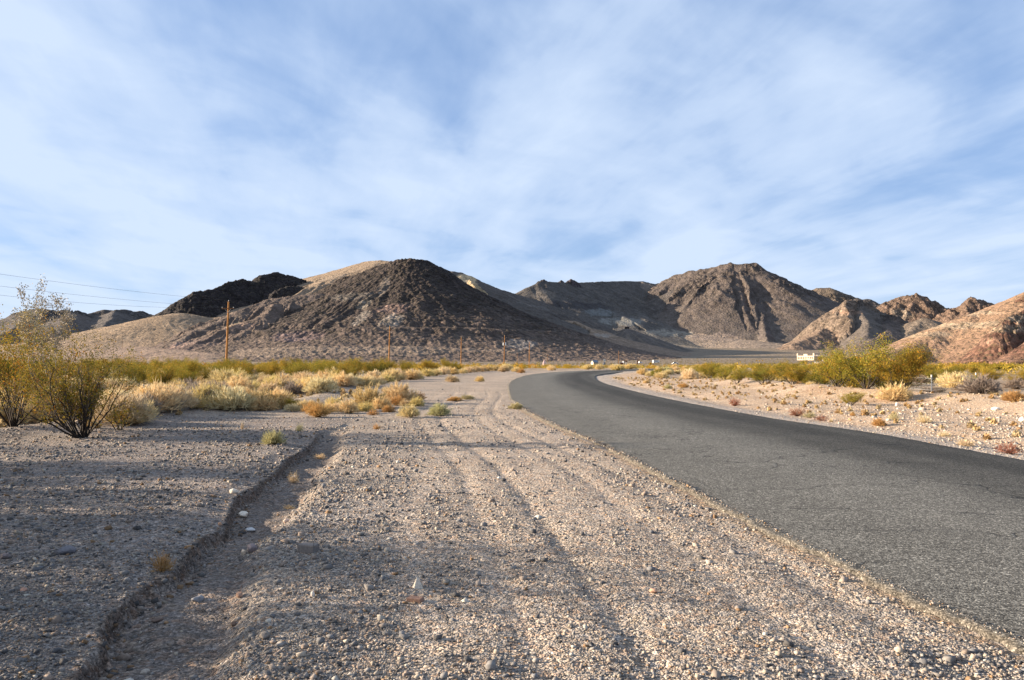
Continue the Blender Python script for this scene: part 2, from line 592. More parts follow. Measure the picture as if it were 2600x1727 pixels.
az = np.r_[np.arange(-38, 38.01, 0.1), np.arange(40, 321, 4.0)]
rad = np.r_[np.geomspace(0.3, 3.0, 20)[:-1], np.geomspace(3.0, 45, 430)[:-1], np.geomspace(45, 12000, 250)]
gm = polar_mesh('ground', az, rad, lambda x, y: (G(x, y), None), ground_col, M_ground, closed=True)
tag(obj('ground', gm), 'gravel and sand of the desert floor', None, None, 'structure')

# ------------------------------------------------------------------ road
def make_road():
    n = 900
    # parametrise both edges with arc fraction measured over y stations
    def dense(p):
        d = np.r_[0, np.cumsum(np.hypot(*np.diff(p, axis=0).T))]
        s = np.linspace(0, d[-1], 60)
        q = np.c_[np.interp(s, d, p[:, 0]), np.interp(s, d, p[:, 1])]
        return q
    sts = np.r_[np.linspace(-30, 3, 30)[:-1], np.geomspace(3, 130, 800)]
    # left edge by station; right edge matched by nearest point on the outer edge
    L = np.c_[np.interp(sts, roadL[:, 1], roadL[:, 0]), sts]
    k = np.ones(9) / 9
    Ls = L.copy()
    Ls[4:-4, 0] = np.convolve(L[:, 0], k, 'valid')
    L = Ls
    ext = np.c_[np.interp(np.linspace(128, 196, 60), roadL[:, 1], roadL[:, 0]), np.linspace(128, 196, 60)][3:]
    L = np.vstack([L, ext])
    Rd = np.array([(np.interp(y, roadR[:, 1], roadR[:, 0]), y) for y in np.geomspace(1, 211, 1500) - 31])
    # normals of the left edge
    T = np.gradient(L, axis=0)
    T /= np.linalg.norm(T, axis=1)[:, None]
    N = np.c_[T[:, 1], -T[:, 0]]
    out = []
    for p, nn in zip(L, N):
        d = Rd - p
        along = d @ nn
        perp = np.abs(d @ np.array([-nn[1], nn[0]]))
        i = np.argmin(perp + (along < 0) * 99 + np.abs(along - 6.9) * .15)
        out.append(Rd[i])
    Rr = np.array(out)
    w = np.linalg.norm(Rr - L, axis=1)
    w = np.convolve(np.pad(w, 15, 'edge'), np.ones(31) / 31, 'valid')
    Rr = L + N * w[:, None]
    m = len(L)
    ts = np.r_[0, 0.004, np.linspace(0.015, 0.985, 30), 0.996, 1.0]
    y = L[:, 1]
    rag = 0.10 * fbm(y * .9, y * 0, 51, 3) + 0.13 * fbm(y * 4, y * 0, 52, 5, .6)
    rag += -0.0
    bite = 0.35 * np.exp(-((y - 15.2) / 1.6) ** 2) * (0.6 + fbm(y * 2.5, y * 0, 55, 3))
    rag = rag * sstep(0, 5, 60 - y) + np.maximum(bite, 0)
    rag2 = 0.05 * fbm(y * .9, y * 0 + 4, 53, 3) + 0.04 * fbm(y * 4, y * 0 + 4, 54, 3)
    V = []
    C = []
    for j, tt in enumerate(ts):
        off = rag * (1 - tt) ** 3 - rag2 * tt ** 3
        p = L + N * (w * tt + off)[:, None]
        edge = j in (0, len(ts) - 1)
        zt = np.interp(np.maximum(p[:, 1], 0), [0, 160, 220], [0, 0, -.8]) + 0.026 + 0.05 * (1 - (2 * tt - 1) ** 2)
        z = zt - (0.12 if edge else 0)
        V.append(np.c_[p, z])
        cross = tt * w
        c = np.empty((m, 3))
        c[:] = (0.168, 0.160, 0.142)
        dark = np.exp(-((cross - 5.2) / 0.75) ** 2) * .55 + np.exp(-((cross - 3.9) / 0.5) ** 2) * .28 + np.exp(-((cross - 6.4) / 0.35) ** 2) * .3
        dark = dark * .75 + .26 * sstep(2.7, 4.2, cross)
        light = np.exp(-((cross - 2.1) / .7) ** 2) * .10
        dark = dark * (1 + .35 * fbm(p[:, 0] * .7, p[:, 1] * .15, 58, 4))
        c *= (1 - np.clip(dark, 0, .62) + light)[:, None]
        en = np.exp(-(cross / (0.09 + .07 * fbm(p[:, 0] * 2.1, p[:, 1] * 2.1, 59, 4))) ** 2) * .55
        c = c * (1 - en[:, None]) + np.array((0.16, 0.125, 0.09)) * en[:, None]
        C.append(c)
    nt = len(ts)
    V = np.stack(V, 1).reshape(-1, 3)
    C = np.stack(C, 1).reshape(-1, 3)
    idx = np.arange(m * nt).reshape(m, nt)
    q = np.stack([idx[:-1, :-1], idx[:-1, 1:], idx[1:, 1:], idx[1:, :-1]], -1).reshape(-1, 4)
    me = mesh_np('road', V, q, M_road, C, smooth=False)
    tag(obj('road', me), 'grey two lane asphalt road curving away', None, None, 'structure')


make_road()

# ------------------------------------------------------------------ mountains
def ridge_field(X, Y, ridges, wamp, wlen, seed):
    Xw = X + wamp * fbm(X / wlen, Y / wlen, seed, 4)
    Yw = Y + wamp * fbm(X / wlen + 40, Y / wlen + 11, seed + 3, 4)
    H = np.full(X.shape, -1e9)
    S = np.zeros(X.shape)
    D = np.zeros(X.shape)
    Q = np.zeros(X.shape)
    ID = np.zeros(X.shape, np.int32)
    s0 = 0.0
    for ri, rd in enumerate(ridges):
        pts = [P(*p) for p in rd['p']]
        sl, base, nn, w = rd.get('s', .6), rd.get('b', -3.0), rd.get('n', 2.0), rd.get('w', 4.0)
        for (x0, y0, z0), (x1, y1, z1) in zip(pts[:-1], pts[1:]):
            dx, dy = x1 - x0, y1 - y0
            L = math.hypot(dx, dy) + 1e-6
            t = ((Xw - x0) * dx + (Yw - y0) * dy) / L ** 2
            tc_ = np.clip(t, 0, 1)
            ex, ey = Xw - (x0 + tc_ * dx), Yw - (y0 + tc_ * dy)
            d = np.hypot(ex, ey)
            ang = np.arctan2(ex * dx + ey * dy, ex * -dy + ey * dx + 1e-9)
            zr = z0 + tc_ * (z1 - z0)
            de = np.sqrt(d * d + w * w) - w
            hh = np.maximum(zr - base, 1.0)
            uu = sl * de / hh
            h = base + hh * np.clip(1 - uu / nn, 0, 1) ** nn
            h = np.where(uu >= nn, -1e9, h)
            k = h > H
            H = np.where(k, h, H)
            S = np.where(k, s0 + tc_ * L + ang * rd.get('fan', 60.0), S)
            D = np.where(k, d, D)
            Q = np.where(k, uu, Q)
            ID = np.where(k, ri, ID)
            s0 += L
        s0 += 500
    return H, S, D, Q, ID


def mountain(name, label, ridges, u0, u1, r0, r1, dr, daz, mat, gul, glen, crag_len, patches, cols, wamp=6, wlen=120, seed=1, bench=None, nz=1.0):
    a0, a1 = math.degrees(math.atan((u0 - CX) / F)), math.degrees(math.atan((u1 - CX) / F))
    azs = np.arange(a0, a1 + daz, daz)
    rs = np.arange(r0, r1 + dr, dr)

    def hf(X, Y):
        H, S, D, Q, ID = ridge_field(X, Y, ridges, wamp, wlen, seed)
        gA = np.array([rd.get('g', 1.0) for rd in ridges])[ID]
        cA = np.array([rd.get('c', 0.3) for rd in ridges])[ID]
        ds = D + 20 * fbm(X / (glen * 2), Y / (glen * 2), seed + 9, 3)
        env = sstep(0.02, 0.5, Q) * (1 - sstep(1.0, 1.9, Q))
        g = fbm(S / glen, D / (glen * 7), seed + 20, 3, .55, ridged=True)
        g2 = fbm(S / (glen * .33) + ds / (glen * 3), D / (glen * 3), seed + 24, 3, .55, ridged=True)
        G0 = G(X, Y, False)
        H = H + gul * gA * env * (g * .9 + g2 * .38 - 0.25) * np.clip((H - G0) / (gul * 2.5), 0, 1)
        cr = fbm(X / crag_len, Y / crag_len, seed + 30, 5, .6, ridged=True)
        cm = cA * (1 - sstep(0.12, .95, Q)) * sstep(-.35, .35, fbm(X / (crag_len * 5), Y / (crag_len * 5), seed + 33, 3))
        H = H + crag_len * .30 * cm * (cr + .05)
        jm = np.array([rd.get('j', 0.0) for rd in ridges])[ID] * (1 - sstep(.15, .8, Q))
        j2 = fbm(X / (crag_len * 2.3), Y / (crag_len * 2.3), seed + 38, 4, .5, ridged=True)
        H = H + crag_len * .62 * jm * (np.sign(j2) * np.abs(j2) ** .7 + .0)
        H = H + nz * crag_len * .12 * fbm(X / (crag_len * .6), Y / (crag_len * .6), seed + 36, 4)
        if bench:
            bz, ba = bench
            bzz = bz + 2.5 * fbm(X / 160, Y / 160, seed + 50, 2)
            tt = (H - bzz) / ba
            H = H - ba * .92 * tt * np.exp(-tt * tt)
        G0 = G(X, Y, False)
        edge = np.minimum.reduce([(X * 0 + 1)])
        return H, dict(Q=Q, D=D, S=S, ID=ID, rock=np.clip(cm * 1.2 + np.array([rd.get('rk', 0.0) for rd in ridges])[ID] * (1 - sstep(.9, 1.7, Q)), 0, 1), cr=cr, g=g)

    def cf(X, Y, Z, a):
        base = np.array([rd.get('col', cols[0]) for rd in ridges])[a['ID']]
        talus = np.array([rd.get('tal', cols[1]) for rd in ridges])[a['ID']]
        q = sstep(.45, 1.35, a['Q'] + .5 * fbm(X / 60, Y / 60, seed + 70, 4))[..., None]
        C = base * (1 - q) + talus * q
        s = (sstep(.1, .5, fbm(a['S'] / (glen * .5), a['D'] / (glen * 6), seed + 80, 4)) * .45 * (1 - a['rock']))[..., None]
        C = C * (1 - s) + np.array(cols[2]) * s
        rk = (a['rock'] * .6)[..., None]
        C = C * (1 - rk) + C * .62 * rk
        for (u, v, Yc, ru, rv, col, st) in patches:
            cx, _, cz = P(u, v, Yc)
            k = Yc / F
            jx = 11 * k * fbm(X / (14 * k), Z / (14 * k), seed + 90, 4, .55)
            d = ((X - cx + jx) / (ru * k)) ** 2 + ((Z - cz + jx) / (rv * k)) ** 2
            m = (st * (1 - sstep(.55, 1.15, d)) * (np.abs(Y - Yc) < 260))[..., None]
            C = C * (1 - m) + np.array(col) * m
        return C
    me = polar_mesh(name, azs, rs, hf, cf, mat, keep=lambda X, Y, Z: Z > G(X, Y, False) - 1.2)
    return tag(obj(name, me), label, None, None, 'structure')


DK, BR, TAN, PUR, GRY, PALE = (.062, .046, .040), (.175, .126, .100), (.34, .245, .165), (.215, .145, .128), (.165, .138, .118), (.55, .43, .30)
hmA = hill_mat('dark_hill_rock', 2.2, 5.0, .35)
hmE = hill_mat('far_mountain_rock', 3.4, 8.0, .3, .6)
hmR = hill_mat('near_hill_rock', 1.6, 4.2, .6)

# dark peak with its shoulders (nearest of the left group)
A = [
    dict(p=[(955, 597, 1100), (985, 600, 1100), (1012, 615, 1105), (1045, 636, 1140), (1080, 663, 1170), (1130, 700, 1200), (1180, 730, 1230), (1222, 755, 1255), (1246, 782, 1270)], s=.95, n=1.6, c=.8, g=.25, rk=.8, col=(.045, .036, .033), tal=(.055, .045, .042)),  # right flank: rock colour darkened to deepen the shade on this side
    dict(p=[(955, 597, 1100), (905, 604, 1110), (850, 624, 1120), (800, 640, 1130), (762, 662, 1130), (738, 677, 1100)], s=.62, c=1.1, rk=.9, g=.45, col=(.072, .053, .045), tal=(.185, .135, .108)),
    dict(p=[(985, 600, 1100), (992, 612, 1090), (993, 644, 1062), (992, 690, 1030), (998, 726, 1000), (1030, 755, 965), (1070, 793, 900)], s=.7, c=1.1, rk=.9, g=.4, col=DK, tal=(.12, .092, .078), n=1.8),
    dict(p=[(738, 677, 1060), (680, 682, 1050), (620, 690, 1040), (560, 712, 1010), (500, 742, 970), (450, 765, 930), (412, 786, 890)], s=.58, n=1.3, c=.12, g=.9, col=(.165, .122, .10), tal=(.18, .125, .108)),
    dict(p=[(800, 668, 1080), (790, 700, 1030), (770, 735, 980), (740, 765, 930)], s=.5, c=.5, j=.3, rk=.5, g=.8, col=(.12, .092, .078), tal=(.20, .148, .118)),
    dict(p=[(890, 690, 1040), (880, 725, 1000), (860, 760, 950)], s=.55, c=.6, j=.3, rk=.6, g=.7, col=(.075, .056, .047), tal=(.20, .148, .118)),
    dict(p=[(640, 700, 1020), (610, 730, 970), (570, 765, 910)], s=.45, c=.2, g=.8, col=BR, tal=PUR),
    dict(p=[(1060, 735, 1090), (1120, 752, 1110), (1180, 760, 1140), (1215, 768, 1160), (1245, 786, 1190)], s=.8, c=.6, rk=.8, g=.3, col=DK, tal=DK, n=1.5),
    dict(p=[(600, 803, 830), (700, 800, 800), (950, 798, 800), (1150, 803, 820), (1290, 818, 860)], s=.30, n=1.4, w=30, c=.1, g=.35, col=(.27, .20, .152), tal=(.22, .17, .13)),
]
patA = [(925, 722, 1010, 38, 14, (.26, .17, .14), .7), (932, 748, 985, 24, 17, (.33, .275, .225), .7), (862, 710, 1030, 15, 14, (.29, .235, .18), .85), (898, 668, 1065, 12, 34, (.22, .175, .14), .85),
        (560, 753, 940, 40, 8, (.50, .33, .25), .5), (540, 748, 950, 9, 8, (.6, .48, .3), .8), (430, 795, 890, 30, 8, (.45, .30, .24), .5), (1200, 797, 950, 34, 12, (.28, .26, .25), .6), (700, 778, 880, 70, 14, (.24, .165, .155), .7),
        (860, 740, 985, 16, 20, (.34, .30, .26), .4), (830, 690, 1050, 60, 10, (.24, .21, .18), .4)]
mountain('mountain', 'dark brown rocky peak with a boulder strewn top and mine dumps on its slope', A, 60, 1700, 420, 1330, 2.3, 0.056, hmA, 13, 34, 11, patA,
         [BR, PUR, (.23, .185, .15)], wamp=7, wlen=90, seed=5, nz=1.3, bench=(37.5, 3.4))

# tan ridge, craggy dark ridge and long right shoulder behind
B = [
    dict(p=[(392, 722, 1330), (402, 706, 1335), (425, 694, 1350), (452, 681, 1370), (478, 674, 1390), (500, 668, 1410), (530, 658, 1440), (560, 652, 1470), (585, 650, 1500), (600, 640, 1510), (640, 634, 1550), (665, 640, 1580), (692, 646, 1620)],
         s=.85, n=1.6, j=.55, c=1.7, rk=1, g=.6, col=(.045, .035, .034), tal=(.10, .085, .075)),
    dict(p=[(640, 672, 1420), (668, 662, 1440), (700, 664, 1470), (735, 668, 1500)], s=.9, n=1.5, c=1.2, rk=1, g=.4, col=(.05, .04, .038), tal=DK),
    dict(p=[(690, 645, 1780), (735, 634, 1740), (800, 616, 1680), (845, 604, 1620), (880, 600, 1560), (915, 605, 1530), (960, 612, 1500)], s=.5, n=1.9, c=.2, g=1.0, col=(.33, .24, .165), tal=(.30, .215, .155)),
    dict(p=[(880, 600, 1560), (850, 640, 1450), (800, 670, 1350)], s=.45, c=.2, g=1, col=(.28, .21, .16), tal=TAN),
    dict(p=[(1000, 615, 1450), (1042, 626, 1400), (1062, 628, 1400), (1085, 637, 1410), (1110, 650, 1440), (1150, 668, 1480), (1190, 679, 1520), (1240, 694, 1560), (1300, 716, 1600), (1350, 735, 1640), (1400, 756, 1680), (1450, 776, 1720), (1512, 799, 1760)],
         s=.62, n=1.9, c=.25, g=.5, col=(.13, .11, .098), tal=(.135, .115, .10)),
    dict(p=[(1080, 636, 1405), (1092, 655, 1340), (1106, 682, 1265), (1118, 705, 1210)], s=.85, n=1.5, w=3, c=.9, g=.9, rk=.4, col=(.66, .49, .29), tal=(.42, .32, .22)),
    dict(p=[(1443, 757, 1500), (1447, 758, 1505)], s=.42, n=1.5, w=3, c=0, g=.1, col=(.15, .125, .11), tal=(.14, .12, .10)),
    dict(p=[(1380, 765, 1500), (1430, 785, 1480), (1500, 805, 1480)], s=.4, n=2.2, c=.1, g=.4, col=(.135, .115, .10), tal=(.14, .12, .10)),
]
patB = [(1070, 648, 1350, 30, 24, (.74, .55, .33), .9), (770, 650, 1600, 60, 12, (.36, .28, .21), .5), (1380, 775, 1350, 22, 6, (.40, .35, .30), .7), (1230, 700, 1380, 50, 4, (.30, .28, .26), .3), (1300, 720, 1400, 24, 5, (.05, .045, .045), .5)]
mountain('mountain', 'long tan ridge with a craggy dark crest on its end, behind the dark rocky peak', B, 200, 1800, 850, 2050, 3.2, 0.06, hmA, 17, 42, 15, patB,
         [BR, TAN, (.34, .26, .19)], wamp=7, wlen=130, seed=25, nz=.6)

# low tan hill at the left
Cc = [dict(p=[(418, 722, 1240), (395, 727, 1200), (345, 745, 1140), (290, 768, 1080), (232, 792, 1010)], s=.34, n=2.0, w=30, c=0, g=.25, col=(.38, .265, .17), tal=(.36, .25, .175)),
      dict(p=[(418, 722, 1240), (455, 728, 1260), (500, 736, 1280), (560, 750, 1300)], s=.45, n=2.0, w=25, c=0, g=.3, col=(.27, .205, .145), tal=(.26, .19, .15)),
      dict(p=[(330, 800, 900), (400, 806, 850), (460, 812, 820)], s=.15, n=2, w=30, c=0, g=.2, col=(.38, .265, .195), tal=(.38, .27, .20))]
mountain('hills', 'smooth tan hill left of the dark mountain', Cc, -60, 700, 520, 1500, 3.0, 0.07, hmA, 6, 40, 12, [], [TAN, TAN, (.36, .27, .19)], wamp=5, wlen=120, seed=45, nz=.5)

# far low mountains at the left edge
D_ = [dict(p=[(40, 726, 2500), (57, 721, 2500), (75, 717, 2500), (100, 716, 2480), (130, 722, 2500), (165, 719, 2520), (200, 726, 2550), (235, 718, 2600), (262, 716, 2600), (300, 718, 2650), (325, 722, 2700), (352, 733, 2750), (400, 750, 2800)],
           s=.6, n=1.7, j=.4, c=.9, rk=.6, g=1, col=(.12, .105, .10), tal=(.18, .15, .125)),
      dict(p=[(165, 719, 2520), (150, 745, 2300), (130, 770, 2100)], s=.4, c=.4, g=1, col=(.16, .13, .115), tal=TAN),
      dict(p=[(262, 716, 2600), (250, 742, 2400), (240, 770, 2200)], s=.4, c=.5, g=1, col=(.14, .12, .11), tal=TAN),
      dict(p=[(60, 722, 2500), (40, 750, 2300), (0, 775, 2100)], s=.4, c=.4, g=1, col=(.15, .125, .115), tal=TAN),
      dict(p=[(-160, 716, 3300), (-60, 712, 3300), (0, 712, 3300), (18, 713, 3300), (45, 724, 3350), (80, 735, 3400)], s=.5, n=2, c=.2, g=.7, col=(.11, .105, .11), tal=(.14, .125, .12))]
mountain('hills', 'low blue grey mountains on the skyline behind the tall creosote bush', D_, -200, 560, 1600, 3700, 8.0, 0.08, hmE, 20, 60, 28, [], [GRY, TAN, (.25, .2, .165)], wamp=14, wlen=200, seed=65, nz=.4)

# middle mountain with pinnacles, plateau and round peak
E = [
    dict(p=[(1150, 712, 2000), (1190, 680, 2060), (1215, 663, 2100), (1236, 654, 2130), (1250, 650, 2150), (1300, 652, 2210), (1350, 652, 2300), (1390, 650, 2380), (1440, 648, 2460), (1480, 649, 2520), (1510, 656, 2560), (1530, 652, 2560)],
         s=.60, n=1.9, c=.35, g=.5, col=(.125, .11, .10), tal=(.17, .15, .13)),
    dict(p=[(1236, 652, 2140), (1250, 646, 2150), (1262, 651, 2160)], s=1.5, n=1.2, w=2, c=.6, rk=1, g=0, col=(.10, .08, .085), tal=DK),
    dict(p=[(1284, 650, 2200), (1291, 645, 2200), (1298, 651, 2205)], s=1.6, n=1.2, w=2, c=.6, rk=1, g=0, col=(.10, .08, .085), tal=DK),
    dict(p=[(1304, 649, 2210), (1314, 643, 2215), (1322, 646, 2220), (1332, 651, 2230)], s=1.6, n=1.2, w=2, c=.6, rk=1, g=0, col=(.10, .08, .085), tal=DK),
    dict(p=[(1530, 652, 2500), (1560, 638, 2440), (1590, 629, 2400), (1620, 625, 2370), (1650, 619, 2340), (1680, 612, 2310), (1700, 614, 2300), (1737, 612, 2290)], s=.66, n=1.6, j=.5, c=1.1, rk=.1, g=.8, col=(.150, .118, .102), tal=(.175, .145, .125)),
    dict(p=[(1737, 612, 2290), (1757, 626, 2360), (1800, 656, 2480), (1850, 686, 2600), (1897, 714, 2700), (1960, 752, 2800)], s=.85, n=1.5, c=.25, g=.9, j=.12, col=(.115, .10, .095), tal=(.15, .13, .115)),  # flank turned from the sun, part of its shade put into the colour
    dict(p=[(1737, 612, 2290), (1746, 650, 2205), (1750, 695, 2090), (1756, 742, 1960), (1766, 785, 1820)], s=.8, n=1.5, c=.5, j=.3, rk=.1, g=.9, col=(.155, .125, .112), tal=(.23, .185, .15)),
    dict(p=[(1650, 619, 2340), (1640, 655, 2250), (1650, 700, 2130), (1672, 745, 2010), (1700, 780, 1900)], s=.7, n=1.6, c=.5, j=.35, rk=.1, g=.9, col=(.165, .13, .11), tal=(.195, .158, .13)),
    dict(p=[(1700, 614, 2300), (1700, 655, 2190), (1712, 705, 2060), (1728, 755, 1930)], s=.75, n=1.4, c=.5, j=.3, g=.9, col=(.155, .122, .105), tal=(.18, .15, .125)),
    dict(p=[(1820, 668, 2530), (1822, 705, 2400), (1835, 745, 2250), (1850, 775, 2120)], s=.6, n=1.5, c=.3, g=1, col=(.125, .108, .10), tal=(.16, .135, .12)),
    dict(p=[(1590, 629, 2400), (1560, 665, 2330), (1545, 705, 2220), (1560, 745, 2080)], s=.55, n=1.9, c=.5, g=.8, col=(.13, .11, .10), tal=(.17, .15, .13)),
    dict(p=[(1480, 650, 2500), (1440, 700, 2300), (1470, 735, 2150), (1530, 765, 2000), (1600, 785, 1900)], s=.40, n=2.0, c=.2, g=1, col=(.22, .18, .15), tal=(.34, .27, .21)),
    dict(p=[(1350, 655, 2300), (1370, 700, 2150), (1430, 740, 2020), (1480, 765, 1900)], s=.40, n=2.0, c=.2, g=.9, col=(.135, .12, .11), tal=(.20, .18, .155)),
    dict(p=[(1620, 770, 1950), (1720, 785, 1850), (1800, 800, 1750)], s=.18, n=2.0, w=40, c=0, g=.5, col=(.37, .285, .22), tal=(.35, .27, .205)),
    dict(p=[(1450, 775, 1850), (1520, 792, 1750), (1600, 803, 1650)], s=.18, n=2.0, w=40, c=0, g=.5, col=(.32, .26, .20), tal=(.33, .26, .20)),
]
patE = [(1420, 745, 2050, 55, 10, (.34, .33, .30), .6), (1530, 770, 1980, 70, 9, (.42, .37, .30), .6), (1330, 708, 2100, 90, 12, (.06, .055, .06), .7), (1380, 722, 2050, 40, 10, (.28, .30, .30), .5), (1650, 778, 1900, 60, 10, (.36, .27, .22), .5), (1255, 682, 2080, 30, 12, (.24, .20, .165), .7)]
mountain('mountain', 'grey brown mountain with rock pinnacles, a flat crest and a high round peak', E, 1040, 2080, 1350, 3050, 5.0, 0.058, hmE, 36, 80, 24, patE,
         [GRY, BR, (.23, .195, .165)], wamp=12, wlen=180, seed=85, nz=.28)

# hills at the right, behind the ruin
Fh = [
    dict(p=[(1850, 690, 3200), (1862, 674, 3200), (1884, 666, 3200), (1915, 665, 3180), (1942, 676, 3200), (1975, 692, 3250), (2010, 697, 3300), (2050, 706, 3300)], s=.7, n=1.6, j=.35, c=1.2, rk=.4, g=.8, col=(.19, .145, .11), tal=(.19, .155, .13)),
    dict(p=[(1975, 690, 3000), (1998, 693, 3000), (2020, 702, 3000), (2045, 710, 3050)], s=.6, c=.7, j=.4, rk=.5, g=.8, col=(.14, .12, .11), tal=GRY),
    dict(p=[(2050, 704, 2800), (2062, 694, 2790), (2085, 690, 2780), (2110, 688, 2760), (2128, 692, 2780), (2145, 704, 2800), (2165, 718, 2850), (2186, 730, 2900)], s=.8, n=1.7, c=1.8, j=1.1, rk=.9, g=.8, col=(.23, .155, .115), tal=(.21, .165, .13)),
    dict(p=[(1985, 706, 1763), (2000, 740, 1656), (1995, 778, 1525)], s=.7, n=1.4, c=.3, g=1, col=(.17, .14, .12), tal=GRY),
    dict(p=[(1985, 704, 1786), (1945, 706, 1763), (1958, 735, 1694), (1966, 765, 1625)], s=.80, n=1.2, j=.7, rk=.3, c=.9, g=.8, col=(.25, .185, .14), tal=(.25, .195, .15)),
    dict(p=[(1900, 760, 1694), (1875, 778, 1632), (1840, 795, 1555)], s=.4, n=1.9, c=.6, g=.9, col=(.27, .19, .14), tal=(.25, .19, .145)),
    dict(p=[(1981, 704, 1771), (2014, 726, 1756), (2035, 735, 1732), (2066, 741, 1725), (2087, 750, 1725)], s=.75, n=1.4, j=.8, c=.8, rk=.5, g=1, col=(.15, .125, .11), tal=(.18, .15, .13)),
    dict(p=[(2050, 738, 1725), (2040, 760, 1617), (2010, 785, 1502)], s=.5, n=1.8, c=.5, g=.8, col=(.17, .13, .11), tal=(.18, .15, .13)),
    dict(p=[(2186, 735, 2600), (2205, 718, 2600), (2222, 706, 2600), (2237, 700, 2590), (2260, 700, 2600), (2272, 708, 2620), (2286, 722, 2650), (2320, 735, 2700)], s=.75, n=1.6, c=1.8, j=1.1, rk=.9, g=.6, col=(.25, .165, .12), tal=(.24, .18, .14)),
    dict(p=[(2177, 756, 1700), (2129, 734, 1680), (2110, 752, 1640), (2071, 782, 1560), (1987, 810, 1450)], s=.45, n=1.9, c=.3, g=.4, col=(.24, .185, .14), tal=(.27, .21, .155)),
]
patF = [(1945, 722, 1760, 25, 8, (.40, .25, .17), .6), (2075, 725, 2700, 22, 14, (.36, .29, .22), .5), (2010, 745, 1760, 30, 7, (.06, .05, .05), .5), (1930, 800, 2200, 20, 4, (.05, .04, .04), .6)]
mountain('hills', 'rugged brown hills with rocky tops on the skyline right of the round peak', Fh, 1700, 2440, 1150, 3550, 6.0, 0.062, hmE, 28, 60, 26, patF, [GRY, BR, (.25, .20, .16)], wamp=14, wlen=170, seed=105, nz=.4)

# near hill at the right edge
Gh = [
    dict(p=[(2040, 817, 640), (2111, 789, 690), (2141, 771, 700), (2192, 750, 715), (2237, 728, 725)], s=.58, n=1.6, w=5, b=-1, c=.2, g=.3, col=(.37, .24, .155), tal=(.34, .215, .14)),
    dict(p=[(2237, 728, 725), (2279, 714, 730), (2312, 706, 735), (2336, 697, 730), (2420, 655, 730), (2600, 590, 730)], s=.50, n=1.2, w=8, b=-2, c=.3, g=.35, rk=.1, col=(.39, .245, .155), tal=(.33, .20, .13)),
    dict(p=[(2325, 700, 725), (2340, 694, 720), (2365, 679, 715), (2440, 655, 700), (2560, 610, 690)], s=.9, n=1.5, w=3, b=0, c=1.6, rk=1, g=.3, col=(.22, .115, .075), tal=(.26, .15, .10)),
    dict(p=[(2520, 690, 640), (2440, 700, 640), (2392, 712, 630), (2362, 722, 618), (2335, 745, 600), (2312, 772, 585)], s=1.0, n=1.15, w=3, b=0, c=1.7, j=.5, rk=1, g=.5, col=(.19, .098, .068), tal=(.24, .135, .092)),
    dict(p=[(2520, 730, 560), (2440, 755, 550), (2385, 785, 540)], s=.8, n=1.2, c=1.2, b=0, rk=.8, g=.4, col=(.19, .10, .07), tal=(.27, .16, .11)),
]
patG = [(2230, 748, 690, 80, 10, (.50, .39, .27), .6), (2150, 770, 700, 40, 7, (.46, .36, .25), .5), (2200, 790, 620, 90, 12, (.33, .20, .14), .5), (2300, 715, 690, 30, 9, (.52, .40, .28), .6)]
mountain('hills', 'orange tan hillside with red brown outcrops at the right edge', Gh, 1700, 2800, 230, 1050, 2.2, 0.06, hmR, 6, 26, 9, patG, [TAN, TAN, (.42, .31, .21)], wamp=5, wlen=70, seed=125, nz=.5)
# ------------------------------------------------------------------ loose stones of the gravel
def hull_stone(rs, k=0):
    """An angular pebble: a jittered, squashed box with cut corners (8 corner vertices)."""
    v = np.array([(x, y, z) for x in (-1, 1) for y in (-1, 1) for z in (-1, 1)], float)
    v *= rs.uniform(.35, 1.0, (8, 3))
    return v * .62


BOXF = np.array([(0, 1, 3), (0, 3, 2), (4, 6, 7), (4, 7, 5), (0, 4, 5), (0, 5, 1), (2, 3, 7), (2, 7, 6), (0, 2, 6), (0, 6, 4), (1, 5, 7), (1, 7, 3)])
PAL = np.array([(.30, .28, .265), (.40, .36, .325), (.56, .47, .37), (.44, .34, .27), (.70, .63, .53), (.15, .14, .135), (.40, .25, .14), (.24, .235, .24), (.50, .41, .34)])


def free_of_road(x, y, mL=.05, mR=.05):
    rl = np.interp(y, roadL[:, 1], roadL[:, 0])
    rr = np.interp(y, roadR[:, 1], roadR[:, 0])
    return (x < rl - mL) | (x > rr + mR)


def scatter_stones(name, label, x, y, size, pal_w, sink=.25, light=1.0):
    n = len(x)
    rs = rng
    tmpl = np.stack([hull_stone(rs) for _ in range(24)])
    k = rs.integers(0, 24, n)
    V = tmpl[k]                                            # n,8,3
    sc = np.stack([rs.uniform(.7, 1.25, n), rs.uniform(.6, 1.1, n), rs.uniform(.4, .85, n)], -1)
    V = V * sc[:, None, :] * size[:, None, None]
    a = rs.uniform(0, 2 * math.pi, n)
    tl = rs.normal(0, .35, n)
    ct, st = np.cos(tl)[:, None], np.sin(tl)[:, None]
    vx, vz = V[..., 0] * ct + V[..., 2] * st, -V[..., 0] * st + V[..., 2] * ct
    ca, sa = np.cos(a)[:, None], np.sin(a)[:, None]
    X = vx * ca - V[..., 1] * sa + x[:, None]
    Y = vx * sa + V[..., 1] * ca + y[:, None]
    Z = vz + (G(x, y) + size * sc[:, 2] * (.30 - sink))[:, None]
    Vv = np.stack([X, Y, Z], -1).reshape(-1, 3)
    Fc = (BOXF[None] + (np.arange(n) * 8)[:, None, None]).reshape(-1, 3)
    c = PAL[rs.choice(len(PAL), n, p=np.array(pal_w) / sum(pal_w))] * rs.uniform(.75, 1.2, (n, 1)) * light
    me = mesh_np(name, Vv, Fc, M_stone, np.repeat(c, 8, axis=0))
    return tag(obj(name, me), label, None, None, 'stuff')


